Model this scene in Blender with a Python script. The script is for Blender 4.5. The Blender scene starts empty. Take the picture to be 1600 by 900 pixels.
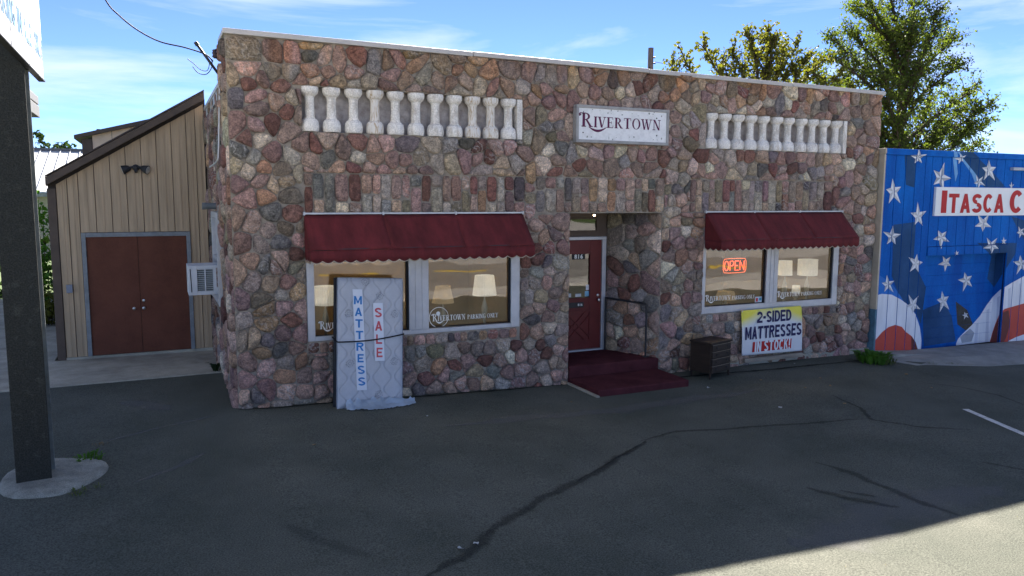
import bpy, bmesh, math, random
from mathutils import Vector, Matrix, noise

# ------------------------------------------------------------------ camera, sky, sun, exposure
SC = bpy.context.scene
COL = SC.collection
rad = math.radians
CAM = Vector((-0.971, -11.4, 3.183))
YAW, PIT, ROL, FPX = rad(24.946), rad(6.6405), rad(0.2319), 1195.88
fwd = Vector((math.sin(YAW)*math.cos(PIT), math.cos(YAW)*math.cos(PIT), -math.sin(PIT)))
rt0 = Vector((math.cos(YAW), -math.sin(YAW), 0)); up0 = rt0.cross(fwd)
RT = math.cos(ROL)*rt0 + math.sin(ROL)*up0
UP = -math.sin(ROL)*rt0 + math.cos(ROL)*up0
cd = bpy.data.cameras.new('camera'); co = bpy.data.objects.new('camera', cd); COL.objects.link(co)
cd.sensor_width = 36; cd.lens = 36*FPX/1600; cd.clip_start = .05; cd.clip_end = 4000
co.matrix_world = Matrix((RT, UP, -fwd)).transposed().to_4x4(); co.location = CAM
SC.camera = co

SUN_T, SUN_Z = 0.55, 0.826                      # towards the sun: (SUN_T, 1, SUN_Z)
sdir = Vector((SUN_T, 1, SUN_Z)).normalized()
W = bpy.data.worlds.new('World'); SC.world = W; W.use_nodes = True
wn = W.node_tree; wn.nodes.clear()
def N(nt, t, **kw):
    n = nt.nodes.new(t)
    for k, v in kw.items(): setattr(n, k, v)
    return n
sky = N(wn, 'ShaderNodeTexSky', sky_type='NISHITA', sun_disc=False)
sky.sun_elevation = math.asin(sdir.z); sky.sun_rotation = math.atan2(sdir.x, sdir.y)
sky.air_density = 0.5; sky.dust_density = 0.0; sky.ozone_density = 2.0; sky.altitude = 2600
tc = N(wn, 'ShaderNodeTexCoord')
mp = N(wn, 'ShaderNodeMapping'); mp.inputs['Scale'].default_value = (1.1, 1.9, 7.5); mp.inputs['Rotation'].default_value = (0, rad(7), rad(20))
nz = N(wn, 'ShaderNodeTexNoise'); nz.inputs['Scale'].default_value = 2.1; nz.inputs['Detail'].default_value = 7; nz.inputs['Roughness'].default_value = .58; nz.inputs['Distortion'].default_value = .35
rp = N(wn, 'ShaderNodeValToRGB'); rp.color_ramp.elements[0].position = .46; rp.color_ramp.elements[1].position = .78
mx = N(wn, 'ShaderNodeMixRGB'); mx.inputs[2].default_value = (4.3, 4.6, 5.0, 1)
mm = N(wn, 'ShaderNodeMath', operation='MULTIPLY'); mm.inputs[1].default_value = .85
tint = N(wn, 'ShaderNodeMixRGB', blend_type='MULTIPLY'); tint.inputs[0].default_value = 1; tint.inputs[2].default_value = (.75, .825, 1, 1)
bg = N(wn, 'ShaderNodeBackground'); bg.inputs[1].default_value = 0.05
ow = N(wn, 'ShaderNodeOutputWorld')
L = wn.links.new
L(tc.outputs['Generated'], mp.inputs[0]); L(mp.outputs[0], nz.inputs['Vector']); L(nz.outputs[0], rp.inputs[0]); L(rp.outputs[0], mm.inputs[0])
L(sky.outputs[0], tint.inputs[1]); L(tint.outputs[0], mx.inputs[1]); L(mm.outputs[0], mx.inputs[0]); L(mx.outputs[0], bg.inputs[0]); L(bg.outputs[0], ow.inputs[0])

sl = bpy.data.lights.new('sun', 'SUN'); sl.energy = 4.8; sl.angle = rad(.5); sl.color = (1, .93, .85)
so = bpy.data.objects.new('sun', sl); COL.objects.link(so); so.rotation_euler = sdir.to_track_quat('Z', 'Y').to_euler()
SC.view_settings.view_transform = 'Standard'; SC.view_settings.look = 'None'; SC.view_settings.gamma = 1
SC.view_settings.exposure = 2.5
SC.cycles.use_denoising = True
SC.cycles.max_bounces = 8; SC.cycles.transparent_max_bounces = 16

# ------------------------------------------------------------------ measuring: where a line of sight meets a plane of the place
def _ray(u, v): return fwd + RT*((u-800)/FPX) + UP*((450-v)/FPX)
def onY(u, v, y=0.): d = _ray(u, v); return CAM + d*((y-CAM.y)/d.y)
def onZ(u, v, z=0.): d = _ray(u, v); return CAM + d*((z-CAM.z)/d.z)
def onX(u, v, x=0.): d = _ray(u, v); return CAM + d*((x-CAM.x)/d.x)
def pix(p):
    q = Vector(p)-CAM; d = q.dot(fwd); return (800+FPX*q.dot(RT)/d, 450-FPX*q.dot(UP)/d)

GP = [(-60, .30), (-12, .24), (-3, .185), (0, .17), (2.5, .10), (5.4, 0), (8, -.005), (11, -.02), (12.7, -.045), (14.3, -.17), (18, -.25), (30, -.40), (80, -.6)]
def gz(x, y=0):
    if x <= GP[0][0]: return GP[0][1]
    for (a, za), (b, zb) in zip(GP, GP[1:]):
        if x <= b:
            return za + (zb-za)*(x-a)/(b-a)
    return GP[-1][1]

# ------------------------------------------------------------------ materials
MATS = {}
def mat(name, col, rough=.8, var=.25, scale=6., bump=0., bscale=40., metal=0., col2=None, fine=0., fscale=250., spec=.3, stretch=None, attr=None, thr=None):
    if name in MATS: return MATS[name]
    m = bpy.data.materials.new(name); m.use_nodes = True; nt = m.node_tree; nt.nodes.clear(); l = nt.links.new
    o = N(nt, 'ShaderNodeOutputMaterial'); b = N(nt, 'ShaderNodeBsdfPrincipled'); l(b.outputs[0], o.inputs[0])
    b.inputs['Roughness'].default_value = rough; b.inputs['Metallic'].default_value = metal
    b.inputs['Specular IOR Level'].default_value = spec
    t = N(nt, 'ShaderNodeTexCoord'); mpn = N(nt, 'ShaderNodeMapping'); l(t.outputs['Object'], mpn.inputs[0])
    if stretch: mpn.inputs['Scale'].default_value = stretch
    n1 = N(nt, 'ShaderNodeTexNoise'); n1.inputs['Scale'].default_value = scale; n1.inputs['Detail'].default_value = 6; n1.inputs['Roughness'].default_value = .62
    l(mpn.outputs[0], n1.inputs['Vector'])
    r = N(nt, 'ShaderNodeValToRGB'); l(n1.outputs[0], r.inputs[0])
    lo, hi = thr or (.3, .7)
    r.color_ramp.elements[0].position = lo; r.color_ramp.elements[1].position = hi
    if attr:
        a = N(nt, 'ShaderNodeAttribute', attribute_name=attr)
        r.color_ramp.elements[0].color = (1-var,)*3+(1,); r.color_ramp.elements[1].color = (1+var,)*3+(1,)
        mu = N(nt, 'ShaderNodeMixRGB', blend_type='MULTIPLY'); mu.inputs[0].default_value = 1
        l(a.outputs[0], mu.inputs[1]); l(r.outputs[0], mu.inputs[2]); c = mu.outputs[0]
    else:
        c2 = col2 or tuple(x*(1+var) for x in col); c1 = col if col2 else tuple(x*(1-var) for x in col)
        r.color_ramp.elements[0].color = (*c1, 1); r.color_ramp.elements[1].color = (*c2, 1); c = r.outputs[0]
    if fine:
        n2 = N(nt, 'ShaderNodeTexNoise'); n2.inputs['Scale'].default_value = fscale; n2.inputs['Detail'].default_value = 3
        l(t.outputs['Object'], n2.inputs['Vector'])
        r2 = N(nt, 'ShaderNodeValToRGB'); r2.color_ramp.elements[0].position = .32; r2.color_ramp.elements[1].position = .68
        r2.color_ramp.elements[0].color = (1-fine,)*3+(1,); r2.color_ramp.elements[1].color = (1+fine,)*3+(1,)
        l(n2.outputs[0], r2.inputs[0])
        mu = N(nt, 'ShaderNodeMixRGB', blend_type='MULTIPLY'); mu.inputs[0].default_value = 1
        l(c, mu.inputs[1]); l(r2.outputs[0], mu.inputs[2]); c = mu.outputs[0]
    l(c, b.inputs['Base Color'])
    if bump:
        n3 = N(nt, 'ShaderNodeTexNoise'); n3.inputs['Scale'].default_value = bscale; n3.inputs['Detail'].default_value = 5
        l(t.outputs['Object'], n3.inputs['Vector'])
        bp = N(nt, 'ShaderNodeBump'); bp.inputs['Strength'].default_value = bump; bp.inputs['Distance'].default_value = .02
        l(n3.outputs[0], bp.inputs['Height']); l(bp.outputs[0], b.inputs['Normal'])
    MATS[name] = m; m['bsdf'] = b.name
    return m
def emit(name, col, s):
    m = bpy.data.materials.new(name); m.use_nodes = True
    b = m.node_tree.nodes['Principled BSDF']; b.inputs['Base Color'].default_value = (*col, 1)
    b.inputs['Emission Color'].default_value = (*col, 1); b.inputs['Emission Strength'].default_value = s
    return m
def stone_mat():
    m = bpy.data.materials.new('fieldstone'); m.use_nodes = True; nt = m.node_tree; l = nt.links.new
    b = nt.nodes['Principled BSDF']; b.inputs['Roughness'].default_value = .85; b.inputs['Specular IOR Level'].default_value = .25
    a = N(nt, 'ShaderNodeAttribute', attribute_name='Col'); t = N(nt, 'ShaderNodeTexCoord')
    off = N(nt, 'ShaderNodeVectorMath', operation='SCALE'); l(a.outputs['Color'], off.inputs[0]); off.inputs['Scale'].default_value = 90
    ad = N(nt, 'ShaderNodeVectorMath', operation='ADD'); l(t.outputs['Object'], ad.inputs[0]); l(off.outputs[0], ad.inputs[1])
    n1 = N(nt, 'ShaderNodeTexNoise'); n1.inputs['Scale'].default_value = 12; n1.inputs['Detail'].default_value = 8; n1.inputs['Roughness'].default_value = .74; n1.inputs['Distortion'].default_value = .6
    l(ad.outputs[0], n1.inputs['Vector'])
    r = N(nt, 'ShaderNodeValToRGB'); l(n1.outputs[0], r.inputs[0])
    e = r.color_ramp.elements; e[0].position = .30; e[0].color = (.34, .33, .33, 1); e[1].position = .70; e[1].color = (1.75, 1.68, 1.58, 1)
    x = e.new(.5); x.color = (1, 1, 1, 1)
    mu = N(nt, 'ShaderNodeMixRGB', blend_type='MULTIPLY'); mu.inputs[0].default_value = 1; l(a.outputs['Color'], mu.inputs[1]); l(r.outputs[0], mu.inputs[2])
    # pale veins on some stones (alpha > .6)
    w = N(nt, 'ShaderNodeTexWave', wave_type='BANDS', bands_direction='DIAGONAL'); w.inputs['Scale'].default_value = 4.5; w.inputs['Distortion'].default_value = 14; w.inputs['Detail'].default_value = 4; w.inputs['Detail Scale'].default_value = 1.4
    l(ad.outputs[0], w.inputs['Vector'])
    rw = N(nt, 'ShaderNodeValToRGB'); rw.color_ramp.elements[0].position = .78; rw.color_ramp.elements[1].position = .97; l(w.outputs[0], rw.inputs[0])
    gt = N(nt, 'ShaderNodeMapRange'); gt.inputs[1].default_value = .80; gt.inputs[2].default_value = .95; gt.inputs[4].default_value = .5; l(a.outputs['Alpha'], gt.inputs[0])
    mw = N(nt, 'ShaderNodeMath', operation='MULTIPLY'); l(rw.outputs[0], mw.inputs[0]); l(gt.outputs[0], mw.inputs[1])
    mv = N(nt, 'ShaderNodeMixRGB'); l(mw.outputs[0], mv.inputs[0]); l(mu.outputs[0], mv.inputs[1]); mv.inputs[2].default_value = (.60, .56, .52, 1)
    n2 = N(nt, 'ShaderNodeTexNoise'); n2.inputs['Scale'].default_value = 48; n2.inputs['Detail'].default_value = 4; l(t.outputs['Object'], n2.inputs['Vector'])
    r2 = N(nt, 'ShaderNodeValToRGB'); r2.color_ramp.elements[0].position = .3; r2.color_ramp.elements[0].color = (.62, .62, .62, 1); r2.color_ramp.elements[1].position = .72; r2.color_ramp.elements[1].color = (1.4, 1.4, 1.38, 1); l(n2.outputs[0], r2.inputs[0])
    m2 = N(nt, 'ShaderNodeMixRGB', blend_type='MULTIPLY'); m2.inputs[0].default_value = 1; l(mv.outputs[0], m2.inputs[1]); l(r2.outputs[0], m2.inputs[2])
    # rust streaks run down from under the roof cap
    ms = N(nt, 'ShaderNodeMapping'); ms.inputs['Scale'].default_value = (2.2, 2.2, .35); l(t.outputs['Object'], ms.inputs[0])
    n4 = N(nt, 'ShaderNodeTexNoise'); n4.inputs['Scale'].default_value = 1.6; n4.inputs['Detail'].default_value = 5; l(ms.outputs[0], n4.inputs['Vector'])
    sx = N(nt, 'ShaderNodeSeparateXYZ'); l(t.outputs['Object'], sx.inputs[0])
    zr = N(nt, 'ShaderNodeMapRange'); zr.inputs[1].default_value = 4.6; zr.inputs[2].default_value = 5.3; zr.inputs[3].default_value = -.12; zr.inputs[4].default_value = .14; l(sx.outputs['Z'], zr.inputs[0])
    sm = N(nt, 'ShaderNodeMath', operation='ADD'); l(n4.outputs[0], sm.inputs[0]); l(zr.outputs[0], sm.inputs[1])
    r4 = N(nt, 'ShaderNodeValToRGB'); r4.color_ramp.elements[0].position = .56; r4.color_ramp.elements[1].position = .74; l(sm.outputs[0], r4.inputs[0])
    k4 = N(nt, 'ShaderNodeMath', operation='MULTIPLY'); k4.inputs[1].default_value = .75; l(r4.outputs[0], k4.inputs[0])
    m4 = N(nt, 'ShaderNodeMixRGB', blend_type='MULTIPLY'); l(k4.outputs[0], m4.inputs[0]); l(m2.outputs[0], m4.inputs[1]); m4.inputs[2].default_value = (1.0, .76, .52, 1)
    l(m4.outputs[0], b.inputs['Base Color'])
    n3 = N(nt, 'ShaderNodeTexNoise'); n3.inputs['Scale'].default_value = 26; n3.inputs['Detail'].default_value = 7; n3.inputs['Roughness'].default_value = .7; l(ad.outputs[0], n3.inputs['Vector'])
    bp = N(nt, 'ShaderNodeBump'); bp.inputs['Strength'].default_value = 1; bp.inputs['Distance'].default_value = .05; l(n3.outputs[0], bp.inputs['Height']); l(bp.outputs[0], b.inputs['Normal'])
    return m
def glass(name, tintc=(.8, .78, .72), ior=1.95):
    m = bpy.data.materials.new(name); m.use_nodes = True; nt = m.node_tree; nt.nodes.clear(); l = nt.links.new
    o = N(nt, 'ShaderNodeOutputMaterial'); mxs = N(nt, 'ShaderNodeMixShader'); tr = N(nt, 'ShaderNodeBsdfTransparent'); gl = N(nt, 'ShaderNodeBsdfGlossy')
    tr.inputs[0].default_value = (*tintc, 1); gl.inputs['Roughness'].default_value = .015
    fr = N(nt, 'ShaderNodeFresnel'); fr.inputs[0].default_value = ior
    t = N(nt, 'ShaderNodeTexCoord'); n3 = N(nt, 'ShaderNodeTexNoise'); n3.inputs['Scale'].default_value = 1.7; n3.inputs['Detail'].default_value = 1; l(t.outputs['Object'], n3.inputs['Vector'])
    bp = N(nt, 'ShaderNodeBump'); bp.inputs['Strength'].default_value = .12; bp.inputs['Distance'].default_value = .02; l(n3.outputs[0], bp.inputs['Height']); l(bp.outputs[0], gl.inputs['Normal'])
    ge = N(nt, 'ShaderNodeNewGeometry'); fb = N(nt, 'ShaderNodeMath', operation='SUBTRACT'); fb.inputs[0].default_value = 1; l(ge.outputs['Backfacing'], fb.inputs[1])
    ff = N(nt, 'ShaderNodeMath', operation='MULTIPLY'); l(fr.outputs[0], ff.inputs[0]); l(fb.outputs[0], ff.inputs[1])
    l(ff.outputs[0], mxs.inputs[0]); l(tr.outputs[0], mxs.inputs[1]); l(gl.outputs[0], mxs.inputs[2]); l(mxs.outputs[0], o.inputs[0])
    return m
def soft_mat(name, col, amount, rough=.9, nscale=3.):
    """a stain that fades out at its edges (attribute 'edge' runs 0 at the rim to 1 in the middle)"""
    m = bpy.data.materials.new(name); m.use_nodes = True; nt = m.node_tree; l = nt.links.new
    b = nt.nodes['Principled BSDF']; b.inputs['Base Color'].default_value = (*col, 1); b.inputs['Roughness'].default_value = rough; b.inputs['Specular IOR Level'].default_value = .2
    a = N(nt, 'ShaderNodeAttribute', attribute_name='edge'); t = N(nt, 'ShaderNodeTexCoord')
    n = N(nt, 'ShaderNodeTexNoise'); n.inputs['Scale'].default_value = nscale; n.inputs['Detail'].default_value = 8; n.inputs['Roughness'].default_value = .7; l(t.outputs['Object'], n.inputs['Vector'])
    s = N(nt, 'ShaderNodeMath', operation='MULTIPLY_ADD'); s.inputs[1].default_value = 1.6; s.inputs[2].default_value = -.8; l(n.outputs[0], s.inputs[0])
    ad = N(nt, 'ShaderNodeMath', operation='ADD'); l(a.outputs['Fac'], ad.inputs[0]); l(s.outputs[0], ad.inputs[1])
    mr = N(nt, 'ShaderNodeMapRange', interpolation_type='SMOOTHSTEP'); mr.inputs[1].default_value = .12; mr.inputs[2].default_value = .75; mr.inputs[4].default_value = amount; l(ad.outputs[0], mr.inputs[0])
    l(mr.outputs[0], b.inputs['Alpha'])
    return m

M_STONE = stone_mat()
M_MORTAR = mat('mortar', (.31, .265, .21), .95, .4, 5, .6, 60, fine=.3)
M_CAP = mat('painted_metal_cap', (.50, .47, .44), .5, .1, 3, metal=0, fine=.06)
M_WHITE = mat('white_plaster', (.56, .50, .43), .8, .14, 6, .35, 25, fine=.2, fscale=50, col2=(.80, .755, .69), stretch=(1.5, 1.5, .6), thr=(.34, .52))
M_RECESS = mat('marbled_plaster', (.30, .26, .24), .85, .45, 9, .5, 30, col2=(.60, .55, .52))
M_RUST = mat('rust_streaked_plaster', (.46, .32, .17), .85, .3, 5, .3, 25, col2=(.78, .73, .66), stretch=(9, 9, 1.2), thr=(.36, .5))
M_ALU = mat('aluminium_frame', (.52, .515, .52), .45, .12, 4, metal=.25, fine=.08)
M_DARK = mat('dark_metal', (.03, .03, .032), .5, .2, 8)
M_BROWN = mat('dark_brown_trim', (.105, .075, .055), .6, .15, 5, fine=.1)
M_SIDING = mat('tan_siding', (.50, .37, .235), .65, .2, 3.5, 0, fine=.08, stretch=(5, 5, .25))
M_DOORB = mat('brown_steel_door', (.155, .058, .036), .6, .15, 3, fine=.15, fscale=120, spec=.12)
M_AWN = mat('burgundy_canvas', (.128, .019, .020), .85, .38, 2.2, .25, 300, fine=.16, fscale=160, stretch=(2.2, .8, .8))
M_PIPING = mat('beige_piping', (.40, .33, .25), .8, .1)
M_CARPET = mat('maroon_carpet', (.098, .030, .034), 1., .3, 3, .6, 400, fine=.45, fscale=300, spec=.05)
M_REDDOOR = mat('red_painted_door', (.135, .018, .016), .45, .15, 4, fine=.06)
M_GLASS = glass('window_glass')
M_CONC = mat('concrete', (.40, .37, .29), .95, .28, 2.2, .4, 70, fine=.2, fscale=130)
M_CONC2 = mat('grey_concrete', (.29, .28, .25), .95, .25, 2.2, .4, 70, fine=.2, fscale=130)
M_POLE = mat('black_painted_steel', (.026, .026, .020), .7, .5, 9, .15, 90, fine=.5, fscale=70, col2=(.065, .062, .048), thr=(.55, .8))
M_SIGNW = mat('white_sign_face', (.86, .86, .84), .45, .05, 3)
M_BLUE = mat('blue_mural_paint', (.003, .080, .36), .7, .3, 1.1, .1, 50, col2=(.004, .145, .53), spec=.12, fine=.10, fscale=40, thr=(.36, .66), stretch=(1.6, 1.6, .5))
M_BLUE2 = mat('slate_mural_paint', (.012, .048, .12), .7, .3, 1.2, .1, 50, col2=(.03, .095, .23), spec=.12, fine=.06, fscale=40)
M_MWHITE = mat('white_mural_paint', (.76, .77, .80), .6, .12, 1.5, fine=.04, stretch=(3, 3, .6))
M_MGREY = mat('grey_mural_paint', (.36, .38, .42), .6, .15, 3)
M_MRED = mat('red_mural_paint', (.50, .060, .038), .6, .2, 1.8, col2=(.60, .08, .05))
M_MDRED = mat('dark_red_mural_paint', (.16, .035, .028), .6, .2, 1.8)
M_MBLUE = mat('bright_blue_mural_paint', (.010, .16, .55), .6, .2, 1.8)
M_CREAM = mat('cream_board', (.52, .44, .33), .7, .15, 3)
M_WOOD = mat('dark_stained_wood', (.030, .019, .013), .6, .4, 4, .15, 60, stretch=(1, 1, 8))
M_WOODL = mat('worn_wood_edge', (.20, .155, .11), .7, .3, 8)
M_ROOM = mat('room_wall_brown', (.20, .135, .075), .8, .15, 2)
M_BLACK = mat('black_rubber', (.012, .012, .014), .7, .1)
M_NAVY = mat('navy_print', (.020, .018, .085), .6, .05)
M_REDP = mat('red_print', (.50, .022, .022), .6, .05)
M_PURP = mat('plum_print', (.10, .004, .050), .5, .05)
M_WPRINT = mat('white_window_lettering', (.85, .85, .80), .6, .03)
M_BARK = mat('bark', (.07, .05, .038), .95, .4, 9, .6, 30, stretch=(1, 1, .25))
def leafmat(name, col, trans=.45, glow=0.):
    m = mat(name, col, .6, .35, 1.1, spec=.15)
    nt = m.node_tree; l = nt.links.new; b = nt.nodes[m['bsdf']]
    o = [n for n in nt.nodes if n.type == 'OUTPUT_MATERIAL'][0]
    if glow: b.inputs['Emission Color'].default_value = (*col, 1); b.inputs['Emission Strength'].default_value = glow
    tr = N(nt, 'ShaderNodeBsdfTranslucent'); ms = N(nt, 'ShaderNodeMixShader'); ms.inputs[0].default_value = trans
    src = b.inputs['Base Color'].links[0].from_socket
    g = N(nt, 'ShaderNodeMixRGB', blend_type='MULTIPLY'); g.inputs[0].default_value = 1; g.inputs[2].default_value = (1.5, 1.6, .55, 1); l(src, g.inputs[1]); l(g.outputs[0], tr.inputs[0])
    l(b.outputs[0], ms.inputs[1]); l(tr.outputs[0], ms.inputs[2]); l(ms.outputs[0], o.inputs[0])
    return m
M_LEAF = leafmat('poplar_leaf', (.080, .105, .026))
M_LEAF2 = leafmat('yellowing_leaf', (.105, .105, .022))
M_LEAF3 = leafmat('weed_leaf', (.085, .19, .03))
M_LEAF4 = leafmat('dark_leaf', (.025, .045, .018), .25)

# ------------------------------------------------------------------ mesh building
class MB:
    def __init__(s): s.v = []; s.f = []; s.m = []; s.c = []
    def add(s, vs, fs, mi=0):
        o = len(s.v); s.v += [tuple(p) for p in vs]; s.f += [tuple(i+o for i in f) for f in fs]; s.m += [mi]*len(fs); return s
    def box(s, x0, x1, y0, y1, z0, z1, mi=0, T=None):
        p = [Vector((x, y, z)) for z in (z0, z1) for y in (y0, y1) for x in (x0, x1)]
        if T: p = [T @ q for q in p]
        return s.add(p, [(0, 2, 3, 1), (4, 5, 7, 6), (0, 1, 5, 4), (2, 6, 7, 3), (0, 4, 6, 2), (1, 3, 7, 5)], mi)
    def poly(s, pts, mi=0): return s.add(pts, [tuple(range(len(pts)))], mi)
    def prism(s, pts, d, mi=0):
        """closed polygon swept by the vector d"""
        n = len(pts); d = Vector(d); q = [Vector(p)+d for p in pts]
        return s.add([Vector(p) for p in pts]+q, [tuple(range(n)), tuple(reversed(range(n, 2*n)))]+[(i, i+n, (i+1) % n+n, (i+1) % n) for i in range(n)], mi)
    def tube(s, path, r, n=8, mi=0, cap=True):
        path = [Vector(p) for p in path]; rs = r if isinstance(r, (list, tuple)) else [r]*len(path)
        o = len(s.v); ref = None
        for i, p in enumerate(path):
            t = (path[min(i+1, len(path)-1)]-path[max(i-1, 0)]).normalized()
            if ref is None: ref = t.orthogonal().normalized()
            ref = (ref-t*ref.dot(t)).normalized(); bi = t.cross(ref)
            for k in range(n):
                a = 2*math.pi*k/n; s.v.append(tuple(p+(ref*math.cos(a)+bi*math.sin(a))*rs[i]))
        for i in range(len(path)-1):
            for k in range(n):
                s.f.append((o+i*n+k, o+i*n+(k+1) % n, o+(i+1)*n+(k+1) % n, o+(i+1)*n+k)); s.m.append(mi)
        if cap:
            e = o+(len(path)-1)*n
            s.f += [tuple(o+k for k in reversed(range(n))), tuple(e+k for k in range(n))]; s.m += [mi, mi]
        return s
    def lathe(s, prof, c=(0, 0, 0), n=20, mi=0):
        o = len(s.v); c = Vector(c)
        for r, z in prof:
            for k in range(n):
                a = 2*math.pi*k/n; s.v.append((c.x+r*math.cos(a), c.y+r*math.sin(a), c.z+z))
        for i in range(len(prof)-1):
            for k in range(n):
                s.f.append((o+i*n+k, o+i*n+(k+1) % n, o+(i+1)*n+(k+1) % n, o+(i+1)*n+k)); s.m.append(mi)
        e = o+(len(prof)-1)*n
        s.f += [tuple(o+k for k in reversed(range(n))), tuple(e+k for k in range(n))]; s.m += [mi, mi]
        return s
    def build(s, name, mats, parent=None, smooth=False, bevel=0, kind=None, label=None):
        me = bpy.data.meshes.new(name); me.from_pydata(s.v, [], s.f)
        for m in (mats if isinstance(mats, (list, tuple)) else [mats]): me.materials.append(m)
        me.polygons.foreach_set('material_index', s.m)
        if smooth:
            me.polygons.foreach_set('use_smooth', [True]*len(s.f))
            if smooth != 'all':
                me.set_sharp_from_angle(angle=rad(38))
        if s.c:
            at = me.color_attributes.new('Col', 'FLOAT_COLOR', 'POINT'); at.data.foreach_set('color', [x for c in s.c for x in c])
        me.update()
        o = bpy.data.objects.new(name, me); COL.objects.link(o)
        if parent: adopt(o, parent)
        if bevel:
            md = o.modifiers.new('bevel', 'BEVEL'); md.width = bevel; md.segments = 2; md.limit_method = 'ANGLE'; md.angle_limit = rad(40)
        if kind: o['kind'] = kind
        if label: o['label'] = label
        return o
BASE = {}
def adopt(o, parent):
    """parent o, keeping its coordinates in world space"""
    o.parent = parent
    o.matrix_parent_inverse = Matrix.Translation(-wpos(parent))
def wpos(p):
    return wpos(p.parent)+p.matrix_parent_inverse.translation+p.location if p.parent else Vector(p.location)
def empty(name, loc, label, cat, group=None):
    o = bpy.data.objects.new(name, None); COL.objects.link(o); o.location = loc; o.empty_display_size = .2
    tag(o, label, cat, group); return o
def tag(o, label, cat, group=None):
    o['label'] = label; o['category'] = cat
    if group: o['group'] = group
    return o
def struct(o): o['kind'] = 'structure'; return o
RND = random.Random(11)

# lettering: sans from the built-in face, serif from strokes of its own
def sans(name, text, size, m, parent, T, bold=0., xs=1., shear=0., align='CENTER', space=1., ext=.0015):
    """T maps the text plane (x right, y up, z towards the reader) into the place"""
    c = bpy.data.curves.new(name, 'FONT'); c.body = text; c.size = size; c.offset = bold; c.shear = shear; c.align_x = align; c.align_y = 'CENTER'; c.extrude = ext; c.space_character = space; c.resolution_u = 3
    t = bpy.data.objects.new(name, c); me = bpy.data.meshes.new_from_object(t); bpy.data.objects.remove(t); bpy.data.curves.remove(c)
    me.transform(T @ Matrix.Diagonal((xs, 1, 1, 1))); me.materials.clear(); me.materials.append(m); me.name = name
    o = bpy.data.objects.new(name, me); COL.objects.link(o)
    if parent: adopt(o, parent)
    return o
def plane_T(o, x, y):
    """text frame at o with unit x to the right and y up (they need not be quite square)"""
    x = Vector(x).normalized(); z = x.cross(Vector(y)).normalized(); y = z.cross(x)
    return Matrix.Translation(o) @ Matrix((x, y, z)).transposed().to_4x4()
def glyph(ch):
    P = []; S, h = .20, .07
    def q(*p): P.append([p[i:i+2] for i in range(0, len(p), 2)])
    def r(x0, y0, x1, y1): q(x0, y0, x1, y0, x1, y1, x0, y1)
    def diag(x0, y0, x1, y1, w): q(x0-w/2, y0, x0+w/2, y0, x1+w/2, y1, x1-w/2, y1)
    def serif(x, y, w=.2): r(x-w, y, x+w, y+h)
    def stem(x): r(x-S/2, 0, x+S/2, 1); serif(x, 0, .17); serif(x, 1-h, .17)
    def arc(cx, cy, rx, ry, a0, a1, tx, ty, n=14):
        for i in range(n):
            a, b = rad(a0+(a1-a0)*i/n), rad(a0+(a1-a0)*(i+1)/n)
            q(cx+rx*math.cos(a), cy+ry*math.sin(a), cx+rx*math.cos(b), cy+ry*math.sin(b), cx+(rx-tx)*math.cos(b), cy+(ry-ty)*math.sin(b), cx+(rx-tx)*math.cos(a), cy+(ry-ty)*math.sin(a))
    w = .8
    if ch == 'I': stem(.2); w = .4
    elif ch in 'RP':
        stem(.2); arc(.3, .74, .38, .26, -90, 90, .16, .06); r(.2, .94, .31, 1); r(.2, .48, .31, .54); w = .76
        if ch == 'R': q(.34, .5, .50, .5, .86, .0, .66, .0); serif(.78, 0, .12); w = .92
    elif ch == 'V': diag(.40, 0, .14, 1, .19); diag(.42, 0, .70, 1, .07); serif(.14, 1-h, .17); serif(.70, 1-h, .15); w = .84
    elif ch == 'E':
        stem(.2); r(.2, .94, .66, 1); r(.2, .47, .52, .53); r(.2, 0, .68, .06); r(.62, .78, .67, .94); r(.64, .06, .69, .24); r(.49, .38, .53, .62); w = .76
    elif ch == 'L': stem(.2); r(.2, 0, .66, .06); r(.62, .06, .67, .26); w = .72
    elif ch == 'T': stem(.42); r(.05, .94, .79, 1); r(.04, .76, .09, .95); r(.75, .76, .80, .95); w = .84
    elif ch == 'O': arc(.48, .5, .44, .52, 0, 360, .17, .05, 28); w = .96
    elif ch == 'G': arc(.48, .5, .44, .52, 40, 330, .17, .05, 24); r(.62, .06, .80, .44); r(.54, .42, .88, .48); w = .95
    elif ch == 'W':
        diag(.36, 0, .14, 1, .17); diag(.38, 0, .58, 1, .06); diag(.80, 0, .56, 1, .17); diag(.82, 0, 1.06, 1, .06); serif(.14, 1-h, .16); serif(.57, 1-h, .14); serif(1.06, 1-h, .14); w = 1.16
    elif ch == 'N': r(.17, 0, .24, 1); r(.74, 0, .81, 1); q(.66, 0, .84, 0, .32, 1, .14, 1); serif(.2, 0, .15); serif(.78, 1-h, .15); r(.06, 1-h, .22, 1); w = .94
    elif ch == 'A': diag(.12, 0, .40, 1, .06); diag(.70, 0, .42, 1, .18); r(.24, .32, .60, .38); serif(.12, 0, .14); serif(.70, 0, .17); w = .84
    elif ch == 'K': stem(.2); q(.26, .46, .34, .46, .74, 1, .66, 1); q(.38, .58, .52, .66, .86, 0, .66, 0); serif(.70, 1-h, .13); serif(.78, 0, .14); w = .9
    elif ch == 'Y': r(.34, 0, .51, .5); q(.34, .46, .51, .46, .26, 1, .06, 1); q(.44, .46, .50, .46, .78, 1, .71, 1); serif(.42, 0, .16); serif(.15, 1-h, .16); serif(.74, 1-h, .13); w = .84
    elif ch == ' ': w = .5
    return P, w
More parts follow.
